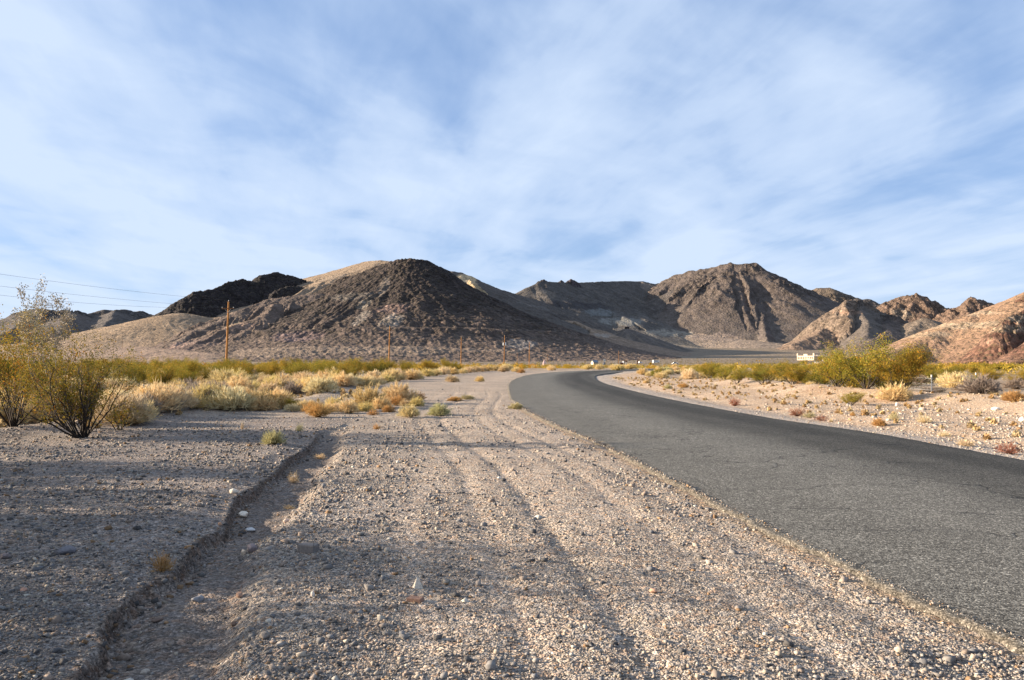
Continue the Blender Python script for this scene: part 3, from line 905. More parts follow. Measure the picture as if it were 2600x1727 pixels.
def sample_view(n, v0, v1, u0=-260, u1=2620, pw=1.0):
    v = v0 + (v1 - v0) * rng.uniform(0, 1, n) ** pw
    u = rng.uniform(u0, u1, n)
    Y = EYE * F / (v - HV)
    return (u - CX) * Y / F, Y


x, y = sample_view(230000, 985, 1640)
xl = np.interp(y, gullyL[:, 1], gullyL[:, 0])
xr = np.interp(y, gullyR[:, 1], gullyR[:, 0])
inch = (x > xl) & (x < xr) & (y < 16)
rut = np.interp(y, roadL[:, 1], roadL[:, 0]) - x
smooth_p = np.exp(-((rut - 1.7) / 1.5) ** 4)
dens = fbm(x / 1.4, y / 1.4, 61, 3)
inrut = sum(np.exp(-((rut - o_ - 0.35 * np.sin(y * .22)) / .12) ** 2) for o_ in (.7, 1.3, 2.3, 2.9))
k = free_of_road(x, y, .04) & (x < 7) & (rng.uniform(0, 1, len(x)) > .8 * inrut * (y > 4)) & (rng.uniform(0, 1, len(x)) > np.where(inch, .88, .0)) & (rng.uniform(0, 1, len(x)) > smooth_p * .62) & (x > np.interp(y, yb, xb) - .5)
k &= rng.uniform(0, 1, len(x)) < np.clip(.62 + dens * 1.3, .12, 1)
x, y = x[k], y[k]
size = np.exp(rng.normal(math.log(.0100), .52, len(x))) * np.clip(y / 6.5, .8, 2.4)
size = np.where(rng.uniform(0, 1, len(x)) < .016, size * 2.6, size)
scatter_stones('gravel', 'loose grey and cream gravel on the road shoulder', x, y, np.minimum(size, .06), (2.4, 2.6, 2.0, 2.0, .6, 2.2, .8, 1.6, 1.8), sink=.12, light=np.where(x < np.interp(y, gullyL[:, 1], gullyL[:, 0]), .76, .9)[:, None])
y = rng.uniform(3.7, 15, 700)
x = np.interp(y, gullyL[:, 1], gullyL[:, 0]) + rng.uniform(.0, .2, 700)
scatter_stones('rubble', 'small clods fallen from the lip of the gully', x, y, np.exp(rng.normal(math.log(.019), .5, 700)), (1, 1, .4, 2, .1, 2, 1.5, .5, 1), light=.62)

x, y = sample_view(42000, 893, 990)
k = (x < np.interp(y, roadL[:, 1], roadL[:, 0]) - .1) & (x > np.interp(y, yb, xb) - 1.5) & (rng.uniform(0, 1, len(x)) < .5 + fbm(x / 2, y / 2, 66, 3))
scatter_stones('gravel', 'scattered pale stones on the far part of the shoulder', x[k], y[k], np.exp(rng.normal(math.log(.022), .45, k.sum())), (2, 2.4, 2.2, 2, 1, 1.8, .8, 1.2, 1.8), sink=.1, light=.9)
y = 3.6 + 26 * rng.uniform(0, 1, 2600) ** 1.5
x = np.interp(y, roadL[:, 1], roadL[:, 0]) + np.abs(rng.normal(0, .16, len(y))) + .02
o_ = scatter_stones('gravel', 'fine gravel spilt on the edge of the asphalt', x, y, np.exp(rng.normal(math.log(.009), .4, len(y))) * np.clip(y / 7, .8, 2), (1, 2, 3, 2, 1, 1, 1, .5, 2), light=.9)
o_.location.z = .055
x, y = sample_view(42000, 862, 1180, 1380, 2620)
rr = np.interp(y, roadR[:, 1], roadR[:, 0])
k = (x > rr + .1) & (x < np.interp(y, yr_, xr_) + 2.5)
x, y = x[k], y[k]
near = x - np.interp(y, roadR[:, 1], roadR[:, 0])
size = np.exp(rng.normal(math.log(.024), .5, len(x))) * np.where(near < 1.6, .7, 1.15)
size = np.where(rng.uniform(0, 1, len(x)) < .004, size * 3.0, size)
scatter_stones('gravel', 'pale tan rubble on the verge beyond the road', x, y, np.minimum(size, .22), (.3, 1.2, 3.0, 2.2, .9, .25, .9, .3, 2.4), light=1.05)

# ------------------------------------------------------------------ shrubs
def frame(d):
    a = np.where(np.abs(d[:, 2:3]) < .9, np.array([[0, 0, 1.0]]), np.array([[1.0, 0, 0]]))
    s = np.cross(d, a)
    return s / (np.linalg.norm(s, axis=1)[:, None] + 1e-9)


def unit(v):
    return v / (np.linalg.norm(v, axis=-1, keepdims=True) + 1e-9)


def blades(p0, p1, w, c0, c1, rs, bend=0.0):
    """Tapering flat blades from p0 to p1, three vertices each (or five with a bend)."""
    d = p1 - p0
    L = np.linalg.norm(d, axis=1)
    s = frame(unit(d))
    s2 = np.cross(unit(d), s)
    a = rs.uniform(0, math.pi, len(d))[:, None]
    s = (s * np.cos(a) + s2 * np.sin(a)) * w[:, None] * .5
    n = len(d)
    V = np.stack([p0 - s, p0 + s, p1], 1).reshape(-1, 3)
    Fc = np.arange(n * 3).reshape(n, 3)
    C = np.stack([c0, c0, c1], 1).reshape(-1, 3)
    return V, Fc, C


def merge(parts):
    V, Fc, C, o = [], [], [], 0
    for v, f, c in parts:
        V.append(v); C.append(c); Fc.append(f + o)
        o += len(v)
    return np.vstack(V), np.vstack(Fc), np.vstack(C)


def tuft_geo(seed, n_stem, twigs, base, mid, tip, wid=.012, spread=1.0, up=.25, lobes=5, ragged=.16):
    """A dome of fine stems, radius 1 and height 1, branching towards the outside."""
    rs = np.random.default_rng(seed)
    th = rs.uniform(0, 2 * math.pi, n_stem)
    ca = rs.uniform(.06, 1, n_stem) ** .8
    sa = np.sqrt(1 - ca ** 2) * spread
    lob = 1 - .22 * rs.uniform(0, 1, lobes) [(th / (2 * math.pi) * lobes).astype(int) % lobes] + .1 * np.sin(th * 3 + seed) + rs.normal(0, ragged * .6, n_stem)
    end = np.stack([sa * np.cos(th), sa * np.sin(th), ca * .92], -1) * lob[:, None] * .78
    root = rs.normal(0, .07, (n_stem, 3)) * (1, 1, 0)
    midp = root + (end - root) * .5 + np.stack([0 * th, 0 * th, .10 + 0 * th], -1) * (1 - ca[:, None]) + rs.normal(0, .03, (n_stem, 3))
    o = np.ones((n_stem, 1))
    jit = lambda m: rs.uniform(.8, 1.2, (m, 1))
    jb, jm = jit(n_stem), jit(n_stem)
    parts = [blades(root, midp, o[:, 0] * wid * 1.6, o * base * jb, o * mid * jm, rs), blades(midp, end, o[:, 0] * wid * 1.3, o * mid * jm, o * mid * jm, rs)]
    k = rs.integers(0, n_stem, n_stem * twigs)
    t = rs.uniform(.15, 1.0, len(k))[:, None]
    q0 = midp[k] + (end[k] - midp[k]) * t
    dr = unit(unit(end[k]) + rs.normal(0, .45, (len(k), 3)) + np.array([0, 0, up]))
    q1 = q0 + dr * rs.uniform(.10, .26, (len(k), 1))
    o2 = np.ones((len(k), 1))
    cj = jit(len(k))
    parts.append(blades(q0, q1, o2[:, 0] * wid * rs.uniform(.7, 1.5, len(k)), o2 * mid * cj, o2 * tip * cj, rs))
    V, Fc, C = merge(parts)
    V[:, 2] = np.maximum(V[:, 2], -.01)
    return V, Fc, C


def tuft_mesh(name, seed, n_stem, twigs, base, mid, tip, **kw):
    V, Fc, C = tuft_geo(seed, n_stem, twigs, np.array(base), np.array(mid), np.array(tip), **kw)
    return mesh_np(name, V, Fc, M_plant, C)


def prism(segs, c):
    """Three sided tapered twigs."""
    p0 = np.array([s[0] for s in segs]); p1 = np.array([s[1] for s in segs])
    r0 = np.array([s[2] for s in segs])[:, None]; r1 = np.array([s[3] for s in segs])[:, None]
    d = unit(p1 - p0)
    s = frame(d)
    t = np.cross(d, s)
    V = []
    for k in range(3):
        a = 2 * math.pi * k / 3
        V.append(p0 + (s * math.cos(a) + t * math.sin(a)) * r0)
    for k in range(3):
        a = 2 * math.pi * k / 3
        V.append(p1 + (s * math.cos(a) + t * math.sin(a)) * r1)
    V = np.stack(V, 1).reshape(-1, 3)
    f = np.array([(0, 1, 4), (0, 4, 3), (1, 2, 5), (1, 5, 4), (2, 0, 3), (2, 3, 5)])
    Fc = (f[None] + (np.arange(len(segs)) * 6)[:, None, None]).reshape(-1, 3)
    C = np.repeat(c, 6, axis=0)
    return V, Fc, C


def grow(seed, stems, H, spread, r0, nseg=6, sub=3, lean=(0, 0), drop=.0):
    rs = random.Random(seed)
    segs, tips = [], []

    def branch(p, d, L, r, depth):
        n = nseg if depth == 0 else (4 if depth == 1 else 3)
        for i in range(n):
            f = (i + 1) / n
            d2 = (d + Vector((rs.gauss(0, .17), rs.gauss(0, .17), rs.gauss(0, .12) + (.10 if depth < 2 else .02)))).normalized()
            q = p + d2 * (L / n)
            if q.z < .03: q.z = .03 + rs.random() * .03
            ra, rb = r * (1 - .75 * i / n), r * (1 - .75 * (i + 1) / n)
            segs.append((tuple(p), tuple(q), ra, rb, depth))
            if depth >= 1 and f > .3 or depth == 0 and f > .75:
                tips.append((tuple(p), tuple(q), depth))
            if depth < sub and (depth > 0 or f > .3):
                for _ in range(rs.choice((1, 2, 2)) if depth == 0 else rs.choice((0, 1, 1, 2))):
                    a = Vector((rs.gauss(0, 1), rs.gauss(0, 1), rs.gauss(.15, .5))).normalized()
                    branch(q, (d2 + a * .75).normalized(), L * (.42 if depth == 0 else .55) * rs.uniform(.7, 1.15), rb * .62, depth + 1)
            p, d = q, d2
    for k in range(stems):
        a = 2 * math.pi * (k + rs.random() * .8) / stems
        tl = rs.uniform(.15, 1.0) * spread
        d = Vector((math.cos(a) * tl + lean[0], math.sin(a) * tl + lean[1], 1)).normalized()
        L = H * rs.uniform(.68, 1.0) / max(.55, d.z + .1)
        branch(Vector((math.cos(a) * .08 * rs.random(), math.sin(a) * .08 * rs.random(), 0)), d, L * .85, r0 * rs.uniform(.7, 1.1), 0)
    return segs, tips


GREENS = np.array([(.22, .19, .025), (.31, .24, .035), (.40, .285, .045), (.44, .245, .035), (.46, .20, .025), (.13, .15, .02)]) * 1.25


def leaves(tips, per, size, seed, pw, spread=.055, zlim=0):
    rs = np.random.default_rng(seed)
    p0 = np.array([t[0] for t in tips]); p1 = np.array([t[1] for t in tips])
    k = np.repeat(np.arange(len(tips)), per)
    cl = GREENS[rs.choice(len(GREENS), len(tips), p=np.array(pw) / sum(pw))]
    t = rs.uniform(0, 1.1, (len(k), 1))
    c = p0[k] + (p1 - p0)[k] * t + rs.normal(0, spread, (len(k), 3))
    a = unit(rs.normal(0, 1, (len(k), 3)) + np.array([0, 0, .4]))
    b = unit(np.cross(a, rs.normal(0, 1, (len(k), 3))))
    s = (size * rs.uniform(.6, 1.3, (len(k), 1)))
    V = np.stack([c - a * s * .75, c + b * s * .34, c + a * s * .75, c - b * s * .34], 1).reshape(-1, 3)
    V[:, 2] = np.maximum(V[:, 2], .01)
    m = len(k)
    i = np.arange(m) * 4
    Fc = np.concatenate([np.stack([i, i + 1, i + 2], -1), np.stack([i, i + 2, i + 3], -1)])
    C = np.repeat(cl[k] * rs.uniform(.7, 1.35, (m, 1)), 4, axis=0)
    return V, Fc, C


def bark_cols(segs, dark, light):
    d = np.array([min(s[4], 3) / 3 for s in segs])[:, None]
    return np.array(dark) * (1 - d) + np.array(light) * d


class Kind:
    """A kind of shrub: several mesh variants, each a list of (part name, mesh)."""
    def __init__(self, name):
        self.name, self.var = name, []


def creosote_kind(seed, H, stems, spread, per, size, pw, sub=3, r0=.018):
    segs, tips = grow(seed, stems, H, spread, r0, sub=sub)
    V, Fc, C = prism(segs, bark_cols(segs, (.07, .058, .05), (.26, .235, .20)))
    b = mesh_np('branches', V, Fc, M_bark, C)
    V, Fc, C = leaves(tips, per, size, seed + 1, pw)
    l = mesh_np('foliage', V, Fc, M_leaf, C)
    return [('branches', b), ('foliage', l)]


PWS = [(3, 3, 2, .8, .3, 2), (2, 3, 3, 1.2, .5, 1.2), (1.5, 3, 3, 1.8, .9, .8), (4, 3, 1, .5, .2, 3)]
creo = [creosote_kind(300 + i, 1.0 * h, st, sp_, 10, .028, PWS[i % 4], sub=2) for i, (h, st, sp_) in enumerate([(1.7, 13, .95), (1.5, 11, 1.1), (1.9, 15, .8), (1.6, 12, 1.0), (1.4, 14, 1.2)])]
CREO_H, CREO_W = [], []
for cset in creo:
    me = cset[1][1]
    a = np.empty(len(me.vertices) * 3, np.float32)
    me.vertices.foreach_get('co', a)
    a = a.reshape(-1, 3)
    CREO_H.append(float(np.percentile(a[:, 2], 99)))
    CREO_W.append(float(np.percentile(np.hypot(a[:, 0], a[:, 1]), 97)) * 2)
print('creosote', CREO_H, CREO_W)

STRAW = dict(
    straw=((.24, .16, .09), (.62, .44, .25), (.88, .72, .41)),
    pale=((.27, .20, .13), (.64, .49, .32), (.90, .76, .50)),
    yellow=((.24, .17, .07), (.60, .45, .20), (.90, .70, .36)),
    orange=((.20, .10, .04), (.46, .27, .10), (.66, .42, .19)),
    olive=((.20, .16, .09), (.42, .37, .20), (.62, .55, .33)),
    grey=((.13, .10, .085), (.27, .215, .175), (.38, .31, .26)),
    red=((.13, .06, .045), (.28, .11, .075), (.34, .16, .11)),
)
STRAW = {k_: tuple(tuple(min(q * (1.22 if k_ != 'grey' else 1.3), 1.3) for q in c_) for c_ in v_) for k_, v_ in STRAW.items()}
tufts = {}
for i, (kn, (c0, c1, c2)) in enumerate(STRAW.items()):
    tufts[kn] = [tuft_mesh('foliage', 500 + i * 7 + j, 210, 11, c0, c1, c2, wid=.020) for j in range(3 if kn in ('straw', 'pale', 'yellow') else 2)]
stemsm = []
for j in range(3):
    sg_, _ = grow(700 + j, 9, .6, 1.3, .02, nseg=3, sub=1)
    V, Fc, C = prism(sg_, bark_cols(sg_, (.10, .075, .055), (.22, .17, .12)))
    stemsm.append(mesh_np('stems', V, Fc, M_bark, C))
small_tuft = {kn: tuft_mesh('foliage', 640 + i, 130, 4, *STRAW[kn], wid=.022, spread=.95, up=.5, lobes=3, ragged=.3) for i, kn in enumerate(('straw', 'pale', 'orange', 'olive', 'red'))}

placed = []                                              # (kind, object, x, y, height, colour, zone)


def put_creosote(x, y, h, w=None, rz=None, var=None, sink=.02, parts=True, name='creosote_bush'):
    i = random.randrange(len(creo)) if var is None else var
    hh, ww = CREO_H[i], CREO_W[i]
    o = empty(name, (x, y, float(G(np.array([x]), np.array([y]))[0]) - sink), random.uniform(0, 6.28) if rz is None else rz)
    s = h / hh
    sw = s if w is None else w / ww
    o.scale = (sw, sw, s)
    for pn, me in creo[i]:
        obj(pn, me, o)
    return o


def put_tuft(x, y, h, w, col='straw', sink=.02, z=None, stems=True, name='rabbitbrush', rz=None):
    vs = tufts[col]
    o = empty(name, (x, y, (float(G(np.array([x]), np.array([y]))[0]) if z is None else z) - sink), random.uniform(0, 6.28) if rz is None else rz)
    o.scale = (w / 1.75, w / 1.75, h / .93)
    obj('foliage', random.choice(vs), o)
    if stems: obj('stems', random.choice(stemsm), o)
    return o


def put_small(x, y, h, w, col='straw', name='grass_tuft'):
    o = obj(name, small_tuft[col])
    o.location = (x, y, float(G(np.array([x]), np.array([y]))[0]) - .01)
    o.rotation_euler = (0, 0, random.uniform(0, 6.28))
    o.scale = (w / 1.7, w / 1.7, h / .9)
    return o


# ---- the big creosotes at the left edge, grown one by one
def big_creosote(name, label, u, v, H, stems, spread, per, seed, sub=3, lean=(0, 0), r0=.026, pw=(2, 3, 2.5, 2, 1, 1.5), size=.036, dead=None, maxtips=9999):
    x, y = gp(u, v)
    o = empty(name, (x, y, float(G(np.array([x]), np.array([y]))[0]) - .03))
    segs, tips = grow(seed, stems, H, spread, r0, sub=sub, lean=lean)
    random.Random(seed).shuffle(tips)
    tips = tips[:maxtips]
    V, Fc, C = prism(segs, bark_cols(segs, (.052, .043, .038), (.30, .27, .235)))
    obj('branches', mesh_np('branches', V, Fc, M_bark, C), o)
    V, Fc, C = leaves(tips, per, size, seed + 1, pw, spread=.05)
    obj('foliage', mesh_np('foliage', V, Fc, M_leaf, C), o)
    print(name, len(segs), len(tips))
    if dead:
        for dx, dy, z0, Hd, sd in dead:
            sg_, tp = grow(sd, 1, Hd, .25, .013, nseg=7, sub=3)
            off = np.array([dx, dy, z0])
            sg_ = [(tuple(np.array(a) + off), tuple(np.array(b_) + off), c_, d_, e_) for a, b_, c_, d_, e_ in sg_]
            tp = [(tuple(np.array(a) + off), tuple(np.array(b_) + off), c_) for a, b_, c_ in tp]
            V, Fc, C = prism(sg_, bark_cols(sg_, (.30, .27, .24), (.42, .37, .32)))
            b = obj('dead_branch', mesh_np('dead_branch', V, Fc, M_bark, C), o)
            V, Fc, C = leaves(tp, 4, .030, sd + 1, (1, 1, 1, 1, 1, 1), spread=.03)
            b2 = obj('dry_leaves', mesh_np('dry_leaves', V, Fc, M_bark, np.ones_like(C) * np.array((.62, .54, .40)) * np.random.default_rng(3).uniform(.7, 1.3, (len(C), 1))), b)
            b['label'] = 'bare grey dead branch rising above the green crown'
    return tag(o, label, 'shrub', 'creosote bushes at the left edge of the gravel')


big_creosote('creosote_bush', 'tall green and orange creosote bush with a bare pale dead branch on top', 192, 1010, 1.72, 26, 1.25, 9, 41, lean=(-.48, .0), size=.028, pw=(3, 4, 4, 1.8, .9, 1.6), dead=[(-1.05, .1, 1.25, 2.0, 77), (-.55, .0, 1.3, 1.8, 83), (-.8, .0, 1.3, 1.75, 90)], maxtips=1700)
big_creosote('creosote_bush', 'wide creosote bush cut by the left edge of the photo, with leaning grey stems', 30, 994, 2.25, 15, 1.1, 8, 57, lean=(.05, 0), size=.028, pw=(3, 4, 4, 1.8, .9, 1.6), maxtips=2200)
big_creosote('creosote_bush', 'small sparse creosote bush on the gravel bank, right of the tall one', 275, 992, .72, 8, 1.0, 5, 63, sub=2, r0=.014, pw=(1, 3, 3, 1, .5, 1), size=.03, maxtips=170)
# creosotes just outside the left of the view: they throw the streaked shade across the foreground
for i, (xx, yy, hh) in enumerate([(-5.8, 5.2, 1.5), (-6.4, 4.4, 1.3), (-7.3, 6.6, 1.7), (-8.4, 7.9, 2.4), (-9.3, 8.6, 2.3), (-8.6, 9.4, 1.6), (-9.6, 10.6, 1.5), (-10.4, 11.9, 2.1), (-12.3, 14.4, 2.3)]):
    o = put_creosote(xx, yy, hh, hh * 1.15, var=i % 5)
    if 2.2 < hh < 2.35:                                         # leafless, so its shade is thin streaks
        for ch in [c_ for c_ in o.children if c_.name.startswith('foliage')]:
            bpy.data.objects.remove(ch)
    tag(o, 'creosote bush on the bank outside the left of the view, shading the gravel', 'shrub', 'creosote bushes left of the view')

# ---- named tufts: u, v of the foot, height and width in photo units, colour, label
def hw(u, v, hp, wp):
    x, y = gp(u, v)
    return x, y, hp * y / F, wp * y / F


NAMED = [
    (373, 1317, 60, 74, 'orange', 's', 'golden dry tuft growing on the lip of the little gully in the foreground'),
    (632, 1030, 42, 66, 'olive', 't', 'round grey olive tuft standing alone on the shaded gravel left of the gully'),
    (690, 997, 22, 26, 'olive', 's', 'thin greenish tuft just behind the lone round olive tuft'),
    (559, 991, 22, 12, 'pale', 's', 'tiny pale grass stalks left of the thin greenish tuft'),
    (868, 990, 18, 24, 'orange', 's', 'small round orange tuft on the open gravel right of the gully head'),
    (944, 962, 36, 60, 'straw', 't', 'rounded straw bush in front of the tall pair, left of the grey green bush'),
    (1013, 957, 35, 62, 'olive', 't', 'rounded grey green bush nearest the wheel tracks on the shoulder'),
    (733, 962, 40, 56, 'orange', 't', 'orange based straw tuft at the front of the cluster, right of the yellow bush'),
    (806, 953, 42, 56, 'straw', 't', 'dense straw tuft in the middle of the front cluster'),
    (768, 946, 40, 50, 'yellow', 't', 'yellow straw tuft between the two front tufts of the cluster'),
    (852, 940, 66, 96, 'yellow', 't', 'tall pale yellow bush, left one of the pair behind the cluster'),
    (918, 930, 60, 104, 'straw', 't', 'tall straw bush, right one of the pair behind the cluster'),
    (700, 946, 34, 44, 'pale', 't', 'pale straw tuft behind the yellow bush at the front of the cluster'),
    (895, 950, 22, 40, 'orange', 't', 'low orange straw tuft at the foot of the tall pair'),
    (860, 957, 20, 36, 'orange', 's', 'low orange grass clump before the tall pale yellow bush'),
    (1048, 924, 14, 46, 'orange', 't', 'low orange tuft beside the wheel tracks, left of the flat olive one'),
    (1078, 921, 14, 40, 'olive', 't', 'low flat olive tuft beside the wheel tracks'),
    (1190, 943, 18, 42, 'olive', 't', 'low green tuft growing at the very edge of the asphalt'),
    (1202, 860, 13, 24, 'orange', 't', 'round golden tuft on the shoulder where the road bends'),
    (1107, 880, 17, 28, 'yellow', 't', 'yellow tuft on the shoulder behind the flat olive tuft'),
    (1045, 882, 20, 40, 'straw', 't', 'straw tuft in the middle of the far shoulder'),
    (678, 1100, 32, 36, 'pale', 's', 'sparse bare stalks on the bank of the gully beside a white stone'),
    (666, 1142, 12, 40, 'yellow', 's', 'flat yellow grass patch on the right slope of the gully'),
    (738, 1042, 16, 40, 'pale', 's', 'low pale grass patch at the head of the gully'),
    (1838, 952, 24, 50, 'red', 's', 'spiky dark red tuft on the verge beyond the road'),
    (1694, 930, 24, 34, 'red', 's', 'smaller red tuft farther along the verge beyond the road'),
    (2325, 1044, 34, 66, 'red', 's', 'large red tuft at the right edge beside the road verge'),
    (1894, 962, 16, 36, 'red', 's', 'low reddish tuft right of the spiky dark red one'),
    (1866, 956, 18, 40, 'olive', 's', 'pale green grass beside the spiky dark red tuft'),
    (2028, 975, 24, 42, 'orange', 't', 'round orange tuft in the middle of the pale verge'),
    (2061, 968, 22, 30, 'olive', 's', 'upright grey green grass right of the round orange tuft'),
    (2132, 974, 22, 48, 'pale', 's', 'pale straw grass on the verge right of the round orange tuft'),
    (1930, 952, 12, 18, 'orange', 's', 'small orange tuft on the verge below the large creosote'),
    (1966, 958, 12, 16, 'orange', 's', 'second small orange tuft on the verge below the large creosote'),
    (2228, 1026, 22, 60, 'pale', 's', 'pale grass clump left of the large red tuft at the right edge'),
    (2178, 996, 14, 40, 'pale', 's', 'thin pale grass in the verge below the fence'),
    (1868, 908, 14, 26, 'straw', 't', 'small straw tuft at the foot of the creosotes left of the large one'),
    (1576, 895, 15, 28, 'orange', 't', 'round orange tuft on the verge past the bend'),
    (1540, 896, 13, 22, 'olive', 't', 'yellow green tuft on the verge left of the round orange one'),
    (1490, 884, 11, 22, 'straw', 't', 'small straw tuft on the verge near the bend'),
    (2062, 930, 47, 92, 'straw', 't', 'large golden straw bush leaning on the large creosote'),
    (2262, 936, 54, 110, 'grey', 't', 'wide grey brown dry bush behind the verge at the right'),
    (2205, 916, 34, 50, 'grey', 't', 'grey brown dry bush below the middle fence post'),
    (2192, 922, 20, 24, 'yellow', 't', 'small yellow tuft left of the wide grey brown bush'),
    (2340, 948, 34, 70, 'orange', 't', 'rusty tan bush at the right edge of the photo'),
    (2318, 920, 34, 66, 'grey', 't', 'grey tangled bush in front of the right fence post'),
    (2165, 905, 12, 50, 'grey', 't', 'flat grey bush between the left and middle fence posts'),
    (1425, 855, 17, 40, 'yellow', 't', 'yellow straw bush on the inside tip of the road bend'),
]
for u, v, hp, wp, c, ty, lab in NAMED:
    x, y, h, w = hw(u, v, hp, wp)
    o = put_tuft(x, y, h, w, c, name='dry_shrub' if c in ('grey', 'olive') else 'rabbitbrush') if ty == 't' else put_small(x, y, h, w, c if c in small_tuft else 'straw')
    tag(o, lab, 'dry bush' if ty == 't' else 'tuft')
x, y, h, w = hw(670, 944, 26, 36)
tag(put_creosote(x, y, h, w * 1.3, var=2), 'small yellow orange bush at the front of the straw cluster', 'shrub')
BIGC = [(1932, 917, 98, 150, 1, 'left lobe of the large creosote clump beyond the road, with a bare top'), (1998, 922, 112, 215, 3, 'middle and tallest creosote of the large clump beyond the road'),
        (2080, 926, 104, 165, 2, 'right creosote of the large clump, darkest and behind the golden bush'), (1962, 934, 30, 70, 4, 'low creosote sprig in front of the large clump'),
        (2040, 915, 94, 190, 0, 'creosote at the back of the large clump, between its middle and right lobes'), (1970, 906, 84, 190, 4, 'creosote at the back of the large clump, between its left and middle lobes'),
        (1700, 892, 44, 80, 0, 'creosote bush farthest left in the row beyond the right verge'), (1760, 897, 50, 115, 3, 'creosote bush second in the row beyond the right verge'),
        (1828, 903, 54, 110, 1, 'creosote bush next to the large clump in the row beyond the right verge')]
for u, v, hp, wp, vr, lab in BIGC:
    x, y, h, w = hw(u, v, hp, wp)
    tag(put_creosote(x, y, h, w, var=vr), lab, 'shrub')

# ---- belts of shrubs, scattered
taken = [gp(n[0], n[1]) + (n[3] * gp(n[0], n[1])[1] / F / 2,) for n in NAMED]
taken += [gp(n[0], n[1]) + (n[3] * gp(n[0], n[1])[1] / F / 2.4,) for n in BIGC]


def scatter(n, y0, y1, test, rad, tries=40000, pw=1.0, gap=.8):
    out = []
    for _ in range(tries):
        if len(out) >= n: break
        y = y0 + (y1 - y0) * random.random() ** pw
        x = random.uniform(-.72, .72) * y
        if not test(x, y): continue
        r = rad() if callable(rad) else rad
        if any((x - a) ** 2 + (y - b) ** 2 < ((r + c) * gap) ** 2 for a, b, c in taken[-900:]): continue
        taken.append((x, y, r))
        out.append((x, y, r))
    return out


lim_l = lambda y: float(np.interp(y, yb, xb))
lim_r = lambda y: float(np.interp(y, yr_, xr_))
rl_ = lambda y: float(np.interp(y, roadL[:, 1], roadL[:, 0]))
rr_ = lambda y: float(np.interp(y, roadR[:, 1], roadR[:, 0]))
scrub = []                                              # (x, y, r, kind, zone)
# front row along the left bank
for i in range(22):
    u = 285 + i * 17 + random.uniform(-8, 8)
    v = np.interp(u, [300, 345, 400, 470, 650, 800], [984, 966, 954, 949, 946, 944]) - random.uniform(0, 5)
    x, y = gp(u, v)
    scrub.append((x, y, random.uniform(.55, .85), random.choice(('straw', 'pale', 'straw', 'yellow', 'grey')), 'front row'))
    taken.append((x, y, .4))
for i in range(20):
    u = random.uniform(640, 975)
    v = np.interp(u, [640, 760, 880, 975], [948, 958, 950, 938]) - abs(random.gauss(0, 12))
    x, y = gp(u, v)
    r = random.uniform(.26, .44)
    scrub.append((x, y, r, random.choice(('straw', 'yellow', 'pale', 'orange')), 'cluster'))
    taken.append((x, y, r))
for x, y, r in scatter(85, 18.5, 42, lambda x, y: x < lim_l(y) - .7 and x > -.70 * y and not (y > 29 and x > -15 and y < 34), lambda: random.uniform(.42, .9), gap=.5):
    scrub.append((x, y, r, random.choice(('straw', 'straw', 'pale', 'pale', 'yellow', 'grey')), 'left belt'))
for x, y, r in scatter(80, 36, 70, lambda x, y: x < lim_l(y) - 1.0 and x > -.70 * y, lambda: random.uniform(.65, 1.1), gap=.62):
    scrub.append((x, y, r, random.choice(('straw', 'straw', 'pale', 'yellow', 'c', 'c')), 'left field'))
for i in range(36):
    u = 620 + 560 * ((i + random.random()) / 36)
    v = np.interp(u, [620, 740, 840, 900, 990, 1100, 1180], [905, 898, 892, 881, 869, 858, 851.5]) + random.uniform(-2, 1)
    hp = np.interp(u, [620, 840, 1000, 1180], [42, 40, 26, 15]) * random.uniform(.7, 1.1)
    x, y = gp(u, v)
    r = hp * y / F * .9
    scrub.append((x, y, min(r, 1.5), random.choice(('straw', 'straw', 'pale', 'yellow')), 'far left edge'))
    taken.append((x, y, r * .7))
for x, y, r in scatter(26, 105, 215, lambda x, y: x < rl_(y) - 1.5 and x > rl_(y) - 16 and x > -.02 * y, lambda: random.uniform(.8, 1.3), gap=.6):
    scrub.append((x, y, r, random.choice(('straw', 'straw', 'yellow')), 'behind the bend'))
for x, y, r in scatter(64, 50, 150, lambda x, y: (lim_r(y) - .5 if y < 95 else rr_(y) + 4) < x < (lim_r(y) + 6 if y < 95 else rr_(y) + 14), lambda: random.uniform(.6, .95), gap=.62):
    scrub.append((x, y, r, random.choice(('straw', 'straw', 'yellow', 'pale', 'olive', 'c')), 'right of the bend'))
for x, y, r in scatter(52, 31, 72, lambda x, y: x > lim_r(y) + 1.5 and not (y < 34 and x < 18), lambda: random.uniform(.75, 1.15), gap=.62):
    if y < 50 and x > 17.5:
        scrub.append((x, y, r * .62, random.choice(('grey', 'grey', 'straw', 'olive')), 'right field'))
    else:
        scrub.append((x, y, r, random.choice(('c', 'c', 'c', 'c', 'grey', 'straw')), 'right field'))
for x, y, r in scatter(105, 52, 118, lambda x, y: x < lim_l(y) - 3 and x > -.70 * y, lambda: random.uniform(.8, 1.25), gap=.7, pw=.8):
    scrub.append((x, y, r, 'c', 'left distance'))
for x, y, r in scatter(70, 72, 140, lambda x, y: x > max(lim_r(y), rr_(y) + 4) + 5 and x < .72 * y, lambda: random.uniform(.8, 1.25), gap=.7, pw=.8):
    scrub.append((x, y, r, 'c', 'right distance'))

